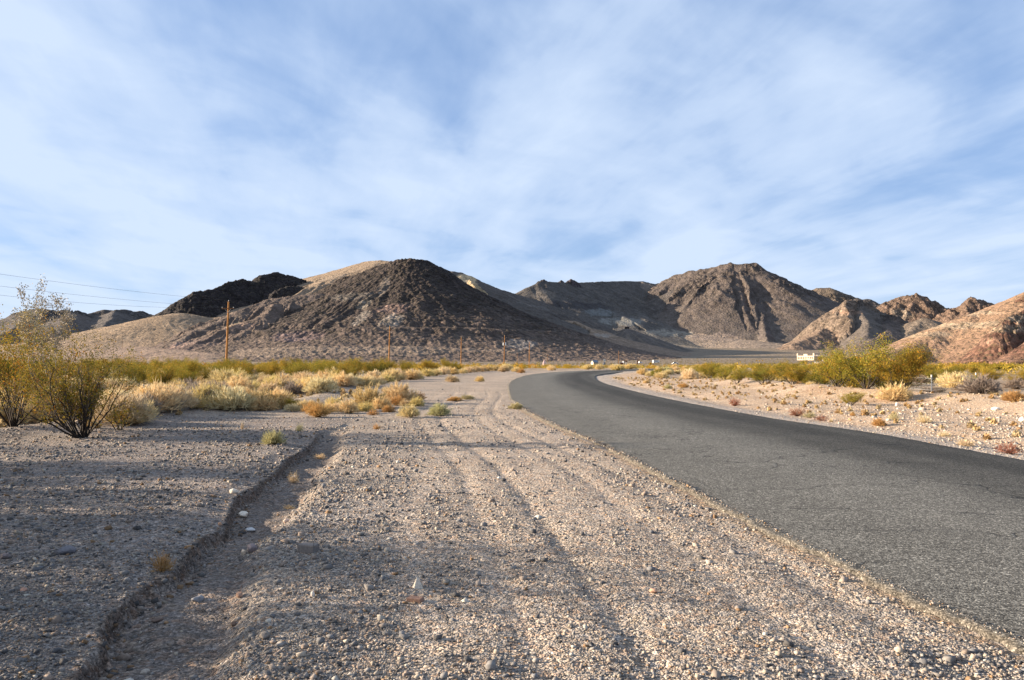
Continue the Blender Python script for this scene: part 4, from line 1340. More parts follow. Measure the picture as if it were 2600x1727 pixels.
ZONE = {'cluster': 'in the cluster left of the wheel tracks', 'front row': 'along the front of the left gravel bank', 'left belt': 'in the dense belt behind the left gravel bank', 'left field': 'in the field behind the straw belt at the left',
        'far left edge': 'lining the far end of the left shoulder', 'behind the bend': 'in the strip behind the road bend', 'right of the bend': 'in the belt right of the road bend',
        'right field': 'in the field behind the fence at the right', 'left distance': 'in the green band below the dark mountain', 'right distance': 'in the green band below the right hills'}
CW = {'straw': 'straw coloured', 'pale': 'pale tan', 'yellow': 'yellow straw', 'grey': 'grey brown', 'olive': 'olive straw', 'c': 'green', 'orange': 'orange'}
ORD = ['leftmost', 'second', 'third', 'fourth', 'fifth', 'sixth', 'seventh', 'eighth', 'ninth', 'tenth', 'eleventh', 'twelfth', 'thirteenth', 'fourteenth', 'fifteenth', 'sixteenth', 'seventeenth', 'eighteenth', 'nineteenth', 'twentieth']
rankc = {}
for x, y, r, kn, zn in sorted(scrub, key=lambda s: s[0] / s[1]):
    far = zn in ('left distance', 'right distance', 'behind the bend', 'far left edge') or y > 60
    if kn == 'c':
        h = r * random.uniform(1.3, 1.7)
        if x > 0 and y > 50: h = min(h, 1.2)
        if y > 50 and 1835 < CX + F * x / y < 1915: h = min(h, .95)
        o = put_creosote(x, y, min(h, 2.0), r * 2.3, name='creosote_bush')
        noun, cat = 'creosote bush', 'shrub'
    else:
        h = r * random.uniform(.9, 1.25)
        o = put_tuft(x, y, h, r * 2.05, kn, name='dry_shrub' if kn in ('grey', 'olive') else 'rabbitbrush')
        noun, cat = 'bush', 'dry bush'
    size = 'large' if r > (.95 if kn == 'c' else .74) else ('small' if r < .55 else 'middling')
    key = (zn, kn, size)
    rankc[key] = rankc.get(key, 0) + 1
    if far:
        lab = f"{CW[kn]} {noun} {ZONE[zn]}"
    else:
        n = rankc[key]
        pos = (ORD[n - 1] + ('-from-left ' if n > 1 else ' ')) if n <= 20 else 'rightmost few '
        lab = f"{pos}{size} {CW[kn]} {noun} {ZONE[zn]}"
    tag(o, lab, cat, f"{CW[kn]} {noun}es {ZONE[zn]}")
print('scrub', len(scrub))

# ---- the plain beyond: too many shrubs to count
def far_scrub(name, label, n, y0, y1, test, nq, qs, hr, cols, seed):
    rs = np.random.default_rng(seed)
    y = np.sqrt(rs.uniform(y0 ** 2, y1 ** 2, n * 4))
    x = rs.uniform(-.74, .74, n * 4) * y
    k = test(x, y)
    x, y = x[k][:n], y[k][:n]
    n = len(x)
    h = rs.uniform(hr[0], hr[1], n)
    w = h * rs.uniform(.5, .75, n)
    z = G(x, y, True)
    d = unit(rs.normal(0, 1, (n, nq, 3)))
    d[..., 2] = np.abs(d[..., 2])
    rr = rs.uniform(.45, 1.0, (n, nq, 1))
    c = d * rr * np.stack([w, w, h * .95], -1)[:, None, :]
    c[..., 0] += x[:, None]; c[..., 1] += y[:, None]; c[..., 2] += z[:, None]
    a = unit(rs.normal(0, 1, (n, nq, 3)) + np.array([0, 0, .5]))
    b = unit(np.cross(a, rs.normal(0, 1, (n, nq, 3))))
    s = qs * rs.uniform(.6, 1.3, (n, nq, 1)) * h[:, None, None]
    V = np.stack([c - a * s, c + b * s * .6, c + a * s * .9, c - b * s * .5], 2).reshape(-1, 3)
    i = np.arange(n * nq) * 4
    Fc = np.concatenate([np.stack([i, i + 1, i + 2], -1), np.stack([i, i + 2, i + 3], -1)])
    cc = cols[rs.integers(0, len(cols), n)][:, None, :] * rs.uniform(.7, 1.35, (n, nq, 1))
    C = np.repeat(cc.reshape(-1, 3), 4, axis=0)
    tag(obj(name, mesh_np(name, V, Fc, M_leaf, C)), label, None, None, 'stuff')


off_road = lambda x, y: ~((x > np.interp(y, roadL[:, 1], roadL[:, 0]) - 2) & (x < np.interp(y, roadR[:, 1], roadR[:, 0]) + 4) & (y < 215))
tl = lambda x, y: (x < np.interp(y, yb, xb) - 4) & (y > 60)
tr2 = lambda x, y: (x > np.maximum(np.interp(y, yr_, xr_), np.interp(y, roadR[:, 1], roadR[:, 0])) + 6)
far_scrub('desert_scrub', 'green creosote scrub covering the flat beyond the nearer bushes', 2600, 90, 300, lambda x, y: off_road(x, y) & ((y > 190) | tl(x, y) | tr2(x, y)), 95, .085, (1.0, 1.55), GREENS[[0, 1, 2, 2, 3]] * 1.05, 801)
far_scrub('desert_scrub', 'tan and olive low scrub dotted over the distant plain', 3600, 240, 900, lambda x, y: (y > 240), 22, .16, (.8, 1.5), np.array([(.20, .17, .06), (.36, .28, .16), (.16, .145, .05), (.28, .22, .12)]), 802)
far_scrub('desert_scrub', 'straw coloured dry grass clumps between the bushes of the flat', 900, 60, 230, lambda x, y: off_road(x, y) & (tl(x, y) | tr2(x, y) | (y > 200)), 60, .10, (.4, .8), np.array([(.50, .38, .20), (.44, .34, .19), (.56, .46, .27)]), 803)
far_scrub('dry_grass', 'short dry grass wisps on the pale verge', 1100, 11, 75, lambda x, y: (x > np.interp(y, roadR[:, 1], roadR[:, 0]) + 1.6) & (x < np.interp(y, yr_, xr_) + .5), 40, .35, (.06, .16), np.array([(.58, .44, .24), (.50, .34, .17), (.60, .50, .32)]), 804)
far_scrub('dry_grass', 'short dry grass wisps among the left bushes', 500, 18, 60, lambda x, y: (x < np.interp(y, yb, xb) + 1.2), 40, .30, (.08, .28), np.array([(.50, .38, .20), (.42, .30, .16), (.54, .44, .27)]), 805)
# ------------------------------------------------------------------ built things
class MB:
    def __init__(self):
        self.v, self.f = [], []

    def add(self, v, f):
        o = len(self.v)
        self.v += [tuple(p) for p in v]
        self.f += [tuple(i + o for i in q) for q in f]
        return self

    def box(self, x0, x1, y0, y1, z0, z1, tx=0, ty=0):
        """Box, optionally tapering by tx, ty on each side towards the top."""
        return self.add([(x0, y0, z0), (x1, y0, z0), (x1, y1, z0), (x0, y1, z0), (x0 + tx, y0 + ty, z1), (x1 - tx, y0 + ty, z1), (x1 - tx, y1 - ty, z1), (x0 + tx, y1 - ty, z1)],
                        [(0, 3, 2, 1), (4, 5, 6, 7), (0, 1, 5, 4), (1, 2, 6, 5), (2, 3, 7, 6), (3, 0, 4, 7)])

    def tube(self, p0, p1, r0, r1=None, n=10):
        r1 = r0 if r1 is None else r1
        p0, p1 = Vector(p0), Vector(p1)
        d = (p1 - p0).normalized()
        s = d.orthogonal().normalized()
        t = d.cross(s)
        v = []
        for p, r in ((p0, r0), (p1, r1)):
            for k in range(n):
                a = 2 * math.pi * k / n
                v.append(p + s * math.cos(a) * r + t * math.sin(a) * r)
        f = [(k, (k + 1) % n, n + (k + 1) % n, n + k) for k in range(n)]
        f += [tuple(range(n - 1, -1, -1)), tuple(range(n, 2 * n))]
        return self.add(v, f)

    def build(self, name, mat, parent=None):
        me = bpy.data.meshes.new(name)
        me.from_pydata(self.v, [], self.f)
        me.update()
        if mat: me.materials.append(mat)
        return obj(name, me, parent)


def ground_z(x, y):
    return float(G(np.array([float(x)]), np.array([float(y)]))[0])


M_wood = simple('weathered_pole_wood', (.42, .19, .055), .85, 2.0, .3)
M_wood_d = simple('dark_pole_wood', (.22, .11, .05), .85, 2.0, .3)
M_porc = simple('white_porcelain', (.75, .74, .70), .4)
M_steel = simple('galvanised_metal', (.50, .50, .49), .55, 6, .15, .3)
M_wire = simple('wire', (.07, .07, .075), .6)
M_green = simple('green_painted_post', (.16, .17, .07), .8, 8, .3)
M_white = simple('white_paint', (.74, .70, .62), .7, 2, .08)
M_cream = simple('cream_masonry', (.62, .51, .38), .9, .6, .12)
M_greywall = simple('grey_masonry', (.42, .37, .32), .9, .6, .15)
M_dark = simple('dark_interior', (.02, .02, .025), .9)
M_glass = simple('dark_glass', (.04, .05, .06), .2)
M_rubber = simple('black_rubber', (.03, .03, .03), .9)
M_roof = simple('blue_grey_roof', (.20, .24, .30), .7, 3, .15)
M_brown = simple('brown_sign_paint', (.14, .06, .035), .7)
M_rust = simple('rusty_steel', (.17, .06, .03), .9, 4, .35)
M_pink = simple('pink_white_blocks', (.82, .58, .54), .85, 3, .12)
M_yel = simple('yellow_sign_paint', (.85, .42, .02), .6)
M_blk = simple('black_paint', (.015, .015, .015), .7)
M_gtrim = simple('green_trim', (.16, .22, .15), .8)

# ---- utility poles and the cables strung between them
POLES = [  # x, y, height, lean, label
    (-56.5, 30, 10.9, 0.2, 'utility pole outside the left of the view that carries the cables on'),
    ((521 - CX) * 124 / F, 124, 10.96, .42, 'tallest orange brown utility pole, standing before the dark mountain at the left'),
    ((896 - CX) * 213 / F, 213, 10.96, .35, 'second utility pole along the line, below the dark rocky peak'),
    ((1062.5 - CX) * 318 / F, 318, 10.96, .2, 'utility pole between the second pole and the transformer pole'),
    ((1162 - CX) * 345 / F, 345, 12.6, .3, 'utility pole with two pale transformers near its top'),
    ((1220 - CX) * 383 / F, 383, 10.6, .15, 'plain utility pole just right of the transformer pole'),
]
tops = []
for i, (x, y, h, lean, lab) in enumerate(POLES):
    z = ground_z(x, y) if i != 1 else ground_z(x, y)
    o = tag(empty('utility_pole', (x, y, z)), lab, 'utility pole', 'utility poles of the power line')
    htop = h if y < 200 else (h - z)
    MB().tube((0, 0, -.4), (lean, 0, htop), .19, .12, 12).build('pole', M_wood, o)
    ca = MB().box(lean * .9 - .98, lean * .9 + .98, -.30, -.17, htop - 1.17, htop - 1.04).build('crossarm', M_wood_d, o)
    MB().tube((lean * .9 - .55, -.2, htop - 1.12), (lean * .8, -.17, htop - 1.75), .02, n=6).tube((lean * .9 + .55, -.2, htop - 1.12), (lean * .8, -.17, htop - 1.75), .02, n=6).build('brace', M_steel, o)
    pts = []
    for (ix, iy, iz) in ((lean, 0, htop + .22), (lean * .9 - .9, -.23, htop - .86), (lean * .9 + .9, -.23, htop - .86)):
        MB().tube((ix, iy, iz - .24), (ix, iy, iz - .1), .02, n=6).tube((ix, iy, iz - .12), (ix, iy, iz), .06, .045, 8).build('insulator', M_porc, o)
        pts.append(Vector((x + ix, y + iy, z + iz)))
    pts.append(Vector((x + lean * .6 - .15, y - .15, z + htop * .60)))
    if 'transformers' in lab:
        for sx in (-.48, .48):
            b = MB().tube((lean * .8 + sx, -.12, htop - 4.4), (lean * .8 + sx, -.12, htop - 3.2), .27, n=12).build('transformer', M_porc, o)
            MB().tube((lean * .8 + sx, -.12, htop - 3.2), (lean * .8 + sx, -.12, htop - 2.95), .05, n=6).build('bushing', M_porc, b)
        MB().box(lean * .9 - .8, lean * .9 + .8, -.30, -.17, htop - 2.1, htop - 1.98).build('crossarm', M_wood_d, o)
    tops.append(pts)
CAB = ['top power cable sweeping in from the upper left to the tall pole', 'left crossarm power cable below the top cable', 'right crossarm power cable, lowest of the three over the far hills', 'low single cable on the poles, crossing in front of the hills']
for k in range(4):
    m = MB()
    sag = (1.0, 1.0, 2.1, 1.0)[k]
    for a, b in zip(tops[:-1], tops[1:]):
        p, q = a[k], b[k]
        prev = p
        n = 26
        for j in range(1, n + 1):
            t = j / n
            c = p.lerp(q, t)
            c.z -= 4 * sag * t * (1 - t)
            m.tube(prev, c, .014, n=4)
            prev = c
    tag(m.build('power_cable', M_wire), CAB[k], 'cable', 'cables of the power line')
for (u, v0, v1, Y, w, lab) in [(1193, 814, 846, 560, .13, 'thin dark pole between the transformer pole and the plain pole'), (1262.5, 817, 842, 450, .11, 'thin brown pole rising behind the pink sculpture'),
                               (1426, 809, 845, 206, .10, 'slim wooden post by the road past the bend'), (261, 778, 803, 860, .16, 'leftmost of three far poles at the foot of the tan hill'),
                               (282, 773, 798, 880, .16, 'middle of three far poles at the foot of the tan hill'), (380, 783, 803, 830, .16, 'rightmost of three far poles at the foot of the tan hill')]:
    x, _, zt = P(u, v0, Y)
    zb = P(u, v1, Y)[2]
    o = tag(empty('utility_pole', (x, Y, zb)), lab, 'pole')
    MB().tube((0, 0, -2.5), (0.05, 0, zt - zb), w, w * .7, 8).build('pole', M_wood_d, o)
    if Y > 300: MB().box(-.9, .9, -.12, .0, zt - zb - .9, zt - zb - .76).build('crossarm', M_wood_d, o)

# ---- wire fence on the right
o = tag(empty('wire_fence', (0, 0, 0)), 'thin wire fence on green steel posts with pale tips in the bushes at the right', 'fence')
FP = [(21.2, 39.5, -.02, M_steel), (27.6, 46.5, -.10, M_green), (31.6, 46.0, -.08, M_green), (24.8, 62, 0, M_green), (29.3, 74, 0, M_green), (39, 45.5, 0, M_green)]
FT = []
for (x, y, ln, mt) in FP:
    z = ground_z(x, y)
    zt = max(z + 1.15, .74 if y < 50 else .6)
    b = MB().box(x - .022, x + .022, y - .02, y - .008, z - .1, zt - .13).box(x - .006, x + .006, y - .008, y + .03, z - .1, zt - .13).build('fence_post', mt, o)
    MB().box(x - .028, x + .028, y - .026, y + .034, zt - .13, zt).build('post_tip', M_white, b)
    FT.append((x, y, zt, z))
for f in (.16, .42, .68, .9):
    m = MB()
    for a, b in ((0, 1), (1, 2), (2, 5), (0, 3), (3, 4)):
        (x0, y0, t0, z0), (x1, y1, t1, z1) = FT[a], FT[b]
        m.tube((x0, y0 - .03, t0 - (t0 - z0) * f), (x1, y1 - .03, t1 - (t1 - z1) * f), .006, n=4)
    m.build('fence_wire', M_steel, o)


# ---- ruin with empty windows
def holed_wall(x0, x1, z0, z1, th, holes, axis='x', at=0.0, m=None):
    """A wall in the xz plane (or yz) with rectangular openings; butted blocks around the holes."""
    m = m or MB()
    xs = sorted({x0, x1, *[h[0] for h in holes], *[h[1] for h in holes]})
    for a, b in zip(xs[:-1], xs[1:]):
        cuts = sorted([(h[2], h[3]) for h in holes if h[0] <= a + 1e-6 and h[1] >= b - 1e-6])
        z = z0
        for c0, c1 in cuts + [(z1, z1)]:
            if c0 > z:
                if axis == 'x': m.box(a, b, at, at + th, z, c0)
                else: m.box(at, at + th, a, b, z, c0)
            z = c1
    return m


rx, ry = (1857 - CX) * 800 / F, 800
o = tag(empty('ruined_building', (rx, ry, 1.3), R(-52)), 'cream two storey ruin with empty windows on the plain below the far hills', 'ruin')
o.scale = (1.12, 1.12, 1.12)
hl = [(.75 + k * 1.75 - 8.5, 1.75 + k * 1.75 - 8.5, 1.3, 3.5) for k in range(9)]
m = holed_wall(-8.5, 8.5, -.5, 4.5, .5, hl)
m.build('front_wall', M_cream, o)
MB().box(-8.7, -7.6, -.06, .9, 4.5, 6.6).build('corner_pier', M_cream, o)
MB().box(7.4, 8.7, -.06, .9, 4.5, 6.8).build('corner_pier', M_cream, o)
MB().box(-1.9, 1.9, -.03, .6, 4.5, 6.1).build('parapet', M_cream, o)
hs = [(1.1 + k * 2.3, 2.1 + k * 2.3, z, z + 1.5) for k in range(4) for z in (1.2, 4.1)]
holed_wall(.5, 10, -.5, 6.6, .5, hs, 'y', 8.0).build('side_wall', M_greywall, o)
holed_wall(-8.5, 7.9, -.5, 2.6, .5, [(-6, -5, 1, 2.2), (-1, 0, 1, 2.2), (4, 5, 1, 2.2)], 'x', 9.5).build('rear_wall', M_greywall, o)
MB().box(-8.5, -8.0, .5, 9.5, -.5, 2.4).build('broken_wall', M_greywall, o)

x, Y = (2174 / 1.1012 - CX) * 800 / F, 800
o = tag(empty('ruined_chimney', (x, Y, 5.0)), 'grey broken masonry stub on the slope behind the large creosote clump', 'ruin')
MB().box(-.8, -.1, -.4, .4, -3, 3.2, .05, .05).build('pier', M_greywall, o)
MB().box(.4, 1.6, -.4, .4, -3, 1.6, .05, .05).build('broken_wall', M_greywall, o)

x, Y = (1889 - CX) * 391 / F, 391
o = tag(empty('small_building', (x, Y, ground_z(x, Y)), R(-20)), 'small white flat roofed building below the ruin, with a shaded porch', 'building')
MB().box(-2.2, 1.9, 0, 3.4, -.2, 2.0).build('wall', M_white, o)
r_ = MB().box(-2.35, 4.2, -.2, 3.6, 2.0, 2.16).build('roof', M_roof, o)
MB().box(1.35, 1.75, .6, 1.0, 2.16, 2.95).build('chimney', M_white, r_)
MB().box(-2.25, 1.95, -.05, -.005, .74, .92).build('trim_band', M_gtrim, o)
MB().box(1.902, 1.93, .6, 2.8, .1, 1.7).build('doorway', M_dark, o)
MB().tube((4.0, .0, -.2), (4.0, .0, 2.0), .06, n=8).build('porch_post', M_white, o)
MB().tube((4.0, 3.3, -.2), (4.0, 3.3, 2.0), .06, n=8).build('porch_post', M_white, o)
for u, lab in ((2064 / 1.0, None),):
    pass
for us, w, h, lab in ((2064.5, 1.0, .9, 'larger pale block in the scrub before the small white building'), (2071.0, .7, .7, 'smaller pale block right of the larger one, before the small white building')):
    Y = 330
    x = (us / 1.1012 - CX) * Y / F
    b = MB().box(-w / 2, w / 2, -.3, .3, -.1, h, .03, .03).build('stone_block', M_cream)
    b.location = (x, Y, ground_z(x, Y) + .3)
    tag(b, lab, 'block')

# gable hut, signs and vehicles past the bend
Y = 500
x = (1507 / 1.1012 - CX) * Y / F
o = tag(empty('gable_hut', (x + .6, Y, ground_z(x, Y)), R(-58)), 'little cream hut with a blue grey gable roof beyond the road bend', 'hut')
MB().box(-1.3, 1.3, -1.9, 1.9, -.2, 1.55).build('wall', M_cream, o)
MB().add([(-1.3, -1.9, 1.55), (1.3, -1.9, 1.55), (0, -1.9, 2.75), (-1.3, 1.9, 1.55), (1.3, 1.9, 1.55), (0, 1.9, 2.75)], [(0, 1, 2), (3, 5, 4), (0, 2, 5, 3), (1, 4, 5, 2), (0, 3, 4, 1)]).build('gable', M_cream, o)
MB().add([(-1.6, -2.15, 1.35), (0, -2.15, 2.83), (1.6, -2.15, 1.35), (-1.6, 2.15, 1.35), (0, 2.15, 2.83), (1.6, 2.15, 1.35), (-1.6, -2.15, 1.45), (0, -2.15, 2.93), (1.6, -2.15, 1.45), (-1.6, 2.15, 1.45), (0, 2.15, 2.93), (1.6, 2.15, 1.45)],
         [(6, 7, 10, 9), (7, 8, 11, 10), (0, 3, 4, 1), (1, 4, 5, 2), (0, 1, 7, 6), (1, 2, 8, 7), (3, 9, 10, 4), (4, 10, 11, 5), (0, 6, 9, 3), (2, 5, 11, 8)]).build('roof', M_roof, o)
MB().box(-1.34, -1.302, -.9, .9, .5, 1.2).build('window', M_glass, o)

Y = 480
x = (1534.5 / 1.1012 - CX) * Y / F
o = tag(empty('information_sign', (x, Y, ground_z(x, Y))), 'tall white square sign on a blue grey stand beside the hut', 'sign')
MB().box(-.08, .08, -.08, .08, -.2, 3.5).build('post', M_steel, o)
p_ = MB().box(-.6, .6, -.14, -.082, 1.9, 3.45).build('panel', M_white, o)
MB().box(-.12, .12, -.15, -.143, 2.3, 3.1).build('emblem', M_roof, p_)
MB().box(-.62, .7, -.2, .2, -.2, 1.5, .12, .05).build('stand', M_roof, o)

Y = 200
x = (1564.5 / 1.1012 - CX) * Y / F
z = ground_z(x, Y)
o = tag(empty('notice_board', (x, Y, z)), 'low white notice board by the slim wooden post', 'sign')
b_ = MB().box(-.56, .56, -.02, .02, .03 - z, .74 - z).build('panel', M_white, o)
MB().box(.1, .42, -.03, -.023, .13 - z, .33 - z).box(.16, .30, -.03, -.023, .335 - z, .40 - z).build('emblem', M_blk, b_)
for sx in (-.45, .45): MB().box(sx - .03, sx + .03, .022, .07, -.2, .70 - z).build('post', M_white, o)

Y = 167
x = (1578.5 / 1.1012 - CX) * Y / F
z = ground_z(x, Y)
o = tag(empty('brown_sign', (x, Y, z)), 'small brown sign board on two white posts by the road', 'sign')
MB().box(-.32, .32, -.05, -.01, .72 - z, 1.10 - z).build('panel', M_brown, o)
MB().box(-.34, .34, -.06, .03, 1.10 - z, 1.15 - z).build('cap', M_brown, o)
for sx in (-.2, .2): MB().box(sx - .035, sx + .035, -.006, .05, -.2, 1.0 - z).build('post', M_white, o)

Y = 190
x = (1589 / 1.1012 - CX) * Y / F
z = ground_z(x, Y)
o = tag(empty('twin_sign', (x, Y, z)), 'two small dark panels side by side on one white post', 'sign')
MB().box(-.035, .035, -.03, .03, -.2, 1.35 - z).box(-.3, .3, -.025, .02, 1.3 - z, 1.35 - z).build('post', M_white, o)
for sx in (-.22, .22): MB().box(sx - .16, sx + .16, -.07, -.03, 1.16 - z, 1.60 - z).build('panel', M_brown, o)

Y = 220
x = (1652 / 1.1012 - CX) * Y / F
zc_ = .66
z = ground_z(x, Y)
o = tag(empty('curve_warning_sign', (x, Y, z)), 'yellow diamond road sign with a black curved arrow', 'road sign')
MB().box(-.03, .03, .0, .05, -.3, zc_ - z + .3).build('post', M_steel, o)
c = zc_ - z
d = .47
p_ = MB().add([(-d, -.02, c), (0, -.02, c - d), (d, -.02, c), (0, -.02, c + d), (-d, -.002, c), (0, -.002, c - d), (d, -.002, c), (0, -.002, c + d)],
              [(0, 1, 2, 3), (7, 6, 5, 4), (0, 4, 5, 1), (1, 5, 6, 2), (2, 6, 7, 3), (3, 7, 4, 0)]).build('panel', M_yel, o)
ar = MB()
pts = [(.10, -.27), (.10, -.12), (.04, 0), (-.04, .08)]
for (a0, b0), (a1, b1) in zip(pts[:-1], pts[1:]):
    ar.tube((a0, -.028, c + b0), (a1, -.028, c + b1), .045, n=6)
ar.add([(-.16, -.03, c + .22), (-.14, -.03, c + .01), (.05, -.03, c + .16)], [(0, 1, 2)])
ar.build('arrow', M_blk, p_)

Y = 560
x = (1619 / 1.1012 - CX) * Y / F
z = ground_z(x, Y)
o = tag(empty('metal_sculpture', (x, Y, z)), 'rusty brown upright steel sculpture on the plain', 'sculpture')
MB().box(-.5, .45, -.12, .12, -.2, 2.7, .12, 0).build('body', M_rust, o)
MB().box(-.32, .22, -.1, .1, 2.7, 3.3, .05, 0).build('head', M_rust, o)
MB().tube((.3, 0, 2.2), (1.15, 0, 3.7), .16, .12, 8).build('arm', M_rust, o)

Y = 380
x = (1382 / 1.1012 - CX) * Y / F
z = ground_z(x, Y)
o = tag(empty('block_sculpture', (x, Y, z), R(10)), 'pinkish white stacked block figure standing beyond the bend', 'sculpture')
MB().box(-.55, .55, -.4, .4, .3, 1.1, -.12, 0).box(-.67, .67, -.4, .4, 1.1, 1.6, .12, .05).box(-.5, .5, -.3, .3, -.2, .3, 0, 0).build('body', M_pink, o)
MB().box(-.6, .6, -.35, .35, 1.6, 2.2, .22, .1).build('shoulders', M_pink, o)
MB().box(-.22, .22, -.22, .22, 2.2, 2.9, .03, .03).build('head', M_pink, o)


def car(name, label, us, Y, rz, col, L=4.4, H=1.45, van=False, base=None, group=None):
    x = (us / 1.1012 - CX) * Y / F
    z = ground_z(x, Y) if base is None else base
    o = tag(empty(name, (x, Y, z), R(rz)), label, 'car' if not van else 'camper van', group)
    mt = simple('car_paint', col, .35, 1, .03)
    w = .86 if not van else 1.05
    hb = H * .55
    if van:
        MB().box(-L / 2, L / 2 - 1.1, -w, w, .45, H).add([(L / 2 - 1.1, -w, .45), (L / 2, -w, .45), (L / 2, w, .45), (L / 2 - 1.1, w, .45), (L / 2 - 1.1, -w, H), (L / 2 - .75, -w, H), (L / 2 - .75, w, H), (L / 2 - 1.1, w, H), (L / 2, -w, H * .5), (L / 2, w, H * .5)],
                                                        [(0, 3, 2, 1), (1, 2, 9, 8), (8, 9, 6, 5), (4, 5, 6, 7), (0, 1, 8, 5, 4), (3, 7, 6, 9, 2)]).build('body', mt, o)
        MB().box(-L / 2 + .6, L / 2 - 1.6, -w - .02, w + .02, H * .58, H * .8).build('window', M_glass, o)
    else:
        MB().box(-L / 2, L / 2, -w, w, .28, hb, .06, .03).build('body', mt, o)
        MB().add([(-1.5, -.8, hb), (1.1, -.8, hb), (1.1, .8, hb), (-1.5, .8, hb), (-1.0, -.66, H), (.3, -.66, H), (.3, .66, H), (-1.0, .66, H)], [(4, 5, 6, 7), (0, 1, 5, 4), (1, 2, 6, 5), (2, 3, 7, 6), (3, 0, 4, 7), (0, 3, 2, 1)]).build('cabin', mt, o)
        MB().box(-1.15, .55, -.80, .80, hb + .06, H - .1, .12, .04).build('window', M_glass, o)
    for sx in (-L * .31, L * .31):
        for sy in (-w, w):
            MB().tube((sx, sy - .1, .32), (sx, sy + .1, .32), .32, n=14).build('wheel', M_rubber, o)
    return o


car('parked_car', 'white car half hidden left of the brown upright sculpture, behind the twin panels', 1583, 640, 70, (.72, .72, .70), group='white vehicles parked on the plain')
car('parked_car', 'white car directly right of the rusty brown sculpture', 1625, 620, 40, (.76, .76, .74), group='white vehicles parked on the plain')
car('camper_van', 'white boxy camper van parked beyond the yellow road sign', 1666, 640, 10, (.78, .77, .73), L=5.4, H=2.5, van=True, group='white vehicles parked on the plain')
car('parked_car', 'white car farthest right, behind the creosotes past the yellow road sign', 1714, 560, 5, (.70, .72, .72), group='white vehicles parked on the plain')

x, y, z = P(1445, 757, 1500)
o = tag(empty('ore_bin', (x, y - 3, z - 1.5), R(15)), 'dark timber mine bin on top of a waste mound on the shaded slope', 'mine bin')
MB().box(-4, 4, -1.5, 1.5, 1.2, 4.0).build('bin', M_dark, o)
for sx in (-3.6, 0, 3.6): MB().box(sx - .25, sx + .25, -1.2, 1.2, -2, 1.2).build('leg', M_dark, o)
for us, lab in ((1921, 'left'), (1928, 'middle'), (1936, 'right')):
    Y = 640
    x = (us / 1.1012 - CX) * Y / F
    o = tag(empty('marker_sign', (x, Y, 1.6 - .8)), f'{lab} one of three tiny yellow markers by the track left of the ruin', 'marker', 'yellow markers by the track')
    MB().box(-.5, .5, -.03, .03, 0, .9).build('panel', M_yel, o)
    MB().box(-.05, .05, .032, .1, -1.6, .9).build('post', M_steel, o)
for us, vs, Y, c_, lab in ((2083, 903, 760, 1, 'rounded green tree standing right behind the ruin'), (2036, 922, 470, 5, 'pale grey green bush in front of the ruin'), (2044, 923, 480, 0, 'dark green bush beside the pale one in front of the ruin')):
    x = (us / 1.1012 - CX) * Y / F
    h = {1: 5.6, 5: 2.9, 0: 2.7}[c_]
    o = tag(put_creosote(x, Y, h, h * 1.6, var=c_ % 5, name='desert_tree'), lab, 'tree')

# ---- single rocks that stand out of the gravel
def rock(u, v, wp, hp, col, label, name='rock', yaw=None, kind='hull', sink=.2):
    x, y = gp(u, v)
    w, h = wp * y / F, hp * y / F
    rs = random.Random(int(u * 7 + v))
    import bmesh
    bm = bmesh.new()
    if kind == 'hull':
        for _ in range(26):
            d = Vector((rs.gauss(0, 1), rs.gauss(0, 1), rs.gauss(0, 1))).normalized()
            bm.verts.new((d.x * w * .5 * rs.uniform(.8, 1), d.y * w * .42 * rs.uniform(.8, 1), d.z * h * .62 * rs.uniform(.8, 1)))
    elif kind == 'block':
        for sx in (-1, 1):
            for sy in (-1, 1):
                for sz in (-1, 1):
                    for _ in range(2):
                        bm.verts.new((sx * w * .5 * rs.uniform(.85, 1), sy * w * .3 * rs.uniform(.85, 1), sz * h * .55 * rs.uniform(.85, 1)))
    else:
        for sx, sy in ((-1, -1), (1, -1), (1, 1), (-1, 1)):
            bm.verts.new((sx * w * .5, sy * w * .45, -h * .5))
        bm.verts.new((-w * .05, 0, h * .6)); bm.verts.new((w * .1, .2 * w, h * .5)); bm.verts.new((-.2 * w, -.1 * w, h * .3))
    r = bmesh.ops.convex_hull(bm, input=bm.verts)
    bmesh.ops.delete(bm, geom=[g for g in r['geom_interior'] if isinstance(g, bmesh.types.BMVert)], context='VERTS')
    if kind != 'pyr' and w > .03:
        bmesh.ops.bevel(bm, geom=list(bm.edges), offset=w * .03, segments=1, affect='EDGES')
    bmesh.ops.recalc_face_normals(bm, faces=bm.faces)
    me = bpy.data.meshes.new(name)
    bm.to_mesh(me)
    bm.free()
    a = me.color_attributes.new('Col', 'FLOAT_COLOR', 'POINT')
    a.data.foreach_set('color', np.tile((*col, 1.0), (len(me.vertices), 1)).astype(np.float32).ravel())
    me.materials.append(M_stone)
    o = obj(name, me)
    o.location = (x, y, ground_z(x, y) + h * (.5 - sink))
    o.rotation_euler = (0, 0, rs.uniform(0, 6.28) if yaw is None else R(yaw))
    return tag(o, label, 'rock')


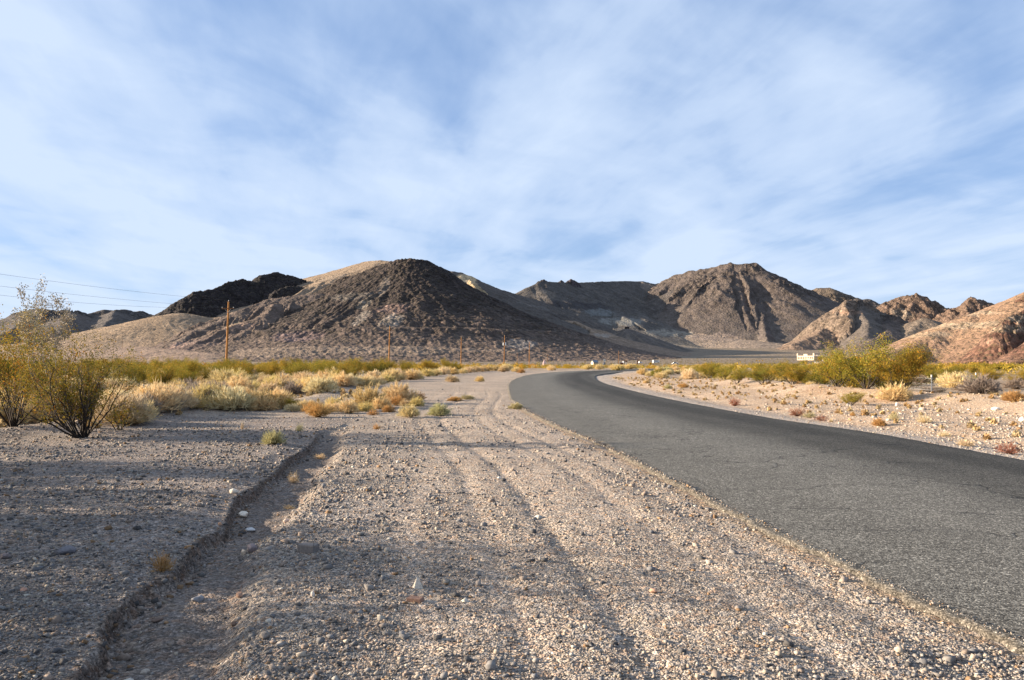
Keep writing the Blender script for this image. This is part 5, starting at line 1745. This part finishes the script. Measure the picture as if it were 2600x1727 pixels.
ROCKS = [
    (540, 1137, 26, 13, (.62, .56, .47), 'white stone on the gravel just left of the gully lip', 'hull'),
    (561, 1166, 30, 17, (.64, .56, .46), 'white wedge shaped stone lying in the gully mouth below the other white stone', 'hull'),
    (578, 1196, 30, 10, (.50, .49, .48), 'flat pale grey stone lying in the shaded gully', 'hull'),
    (660, 1189, 22, 11, (.62, .46, .36), 'pinkish stone on the sandy right side of the gully', 'hull'),
    (507, 1240 - 28, 10, 9, (.5, .28, .17), 'small orange stone in the gully', 'hull'),
    (583, 1252, 36, 19, (.22, .18, .18), 'rounded dark purple stone right of the gully', 'hull'),
    (562, 1252, 14, 14, (.60, .48, .36), 'small cream stone touching the dark purple one', 'hull'),
    (711, 1272, 46, 22, (.19, .165, .15), 'squared grey stone block on the open gravel', 'block'),
    (963, 1354, 25, 28, (.60, .52, .42), 'white pointed pyramid shaped stone standing upright on the gravel', 'pyr'),
    (958, 1384, 38, 11, (.27, .16, .115), 'reddish brown flat brick fragment below the pointed white stone', 'block'),
    (553, 1358, 24, 15, (.36, .22, .15), 'small orange red brick fragment at the edge of the gully', 'hull'),
    (721, 1378, 14, 18, (.70, .60, .50), 'small upright cream stone left of the pointed white stone', 'hull'),
    (456, 1358, 34, 15, (.25, .24, .24), 'grey stone in the gully floor below the golden tuft', 'hull'),
    (363, 1394, 34, 8, (.13, .09, .07), 'thin dark brown slab in the gully floor', 'hull'),
    (540, 1405, 30, 9, (.12, .08, .06), 'thin dark slab at the right edge of the gully floor', 'hull'),
    (610, 1470, 34, 20, (.22, .19, .165), 'brownish grey stone near the bottom of the photo, right of the gully', 'hull'),
    (296, 1532, 32, 13, (.46, .42, .36), 'pale oval stone on the gully floor at the bottom of the photo', 'hull'),
    (335, 1508, 26, 13, (.36, .31, .26), 'grey tan stone on the gully floor above the pale oval one', 'hull'),
    (150, 1290, 52, 22, (.17, .16, .17), 'large flat dark grey stone on the shaded gravel at the left', 'hull'),
    (12, 1300, 26, 16, (.20, .16, .15), 'dark stone at the left edge of the photo', 'hull'),
    (55, 1380, 20, 10, (.42, .24, .17), 'reddish stone at the lower left', 'hull'),
    (1151, 1102, 10, 6, (.76, .70, .60), 'single white pebble in the middle of the shoulder', 'hull'),
    (1507, 1366, 24, 12, (.50, .30, .20), 'orange pink stone right of the middle of the foreground', 'hull'),
    (423, 952, 40, 20, (.62, .54, .46), 'pale boulder under the bushes on the left gravel bank', 'hull'),
    (678, 1080, 16, 9, (.78, .72, .64), 'white stone on the gully bank behind the sparse stalks', 'hull'),
    (2296, 955, 24, 9, (.80, .72, .60), 'flat white boulder at the edge of the verge at the right', 'hull'),
    (2068, 936, 14, 9, (.78, .66, .54), 'white boulder at the foot of the large golden bush', 'hull'),
    (2356, 972, 20, 12, (.78, .70, .60), 'white boulder cut by the right edge of the photo', 'hull'),
    (1512, 1440 - 330, 8, 5, (.5, .4, .3), 'small tan stone beside the asphalt edge', 'hull'),
]
for u, v, wp, hp, c, lab, kd in ROCKS:
    rock(u, v, wp, hp, c, lab, kind=kd, yaw={'pyr': 20, 'block': random.uniform(-25, 25)}.get(kd))
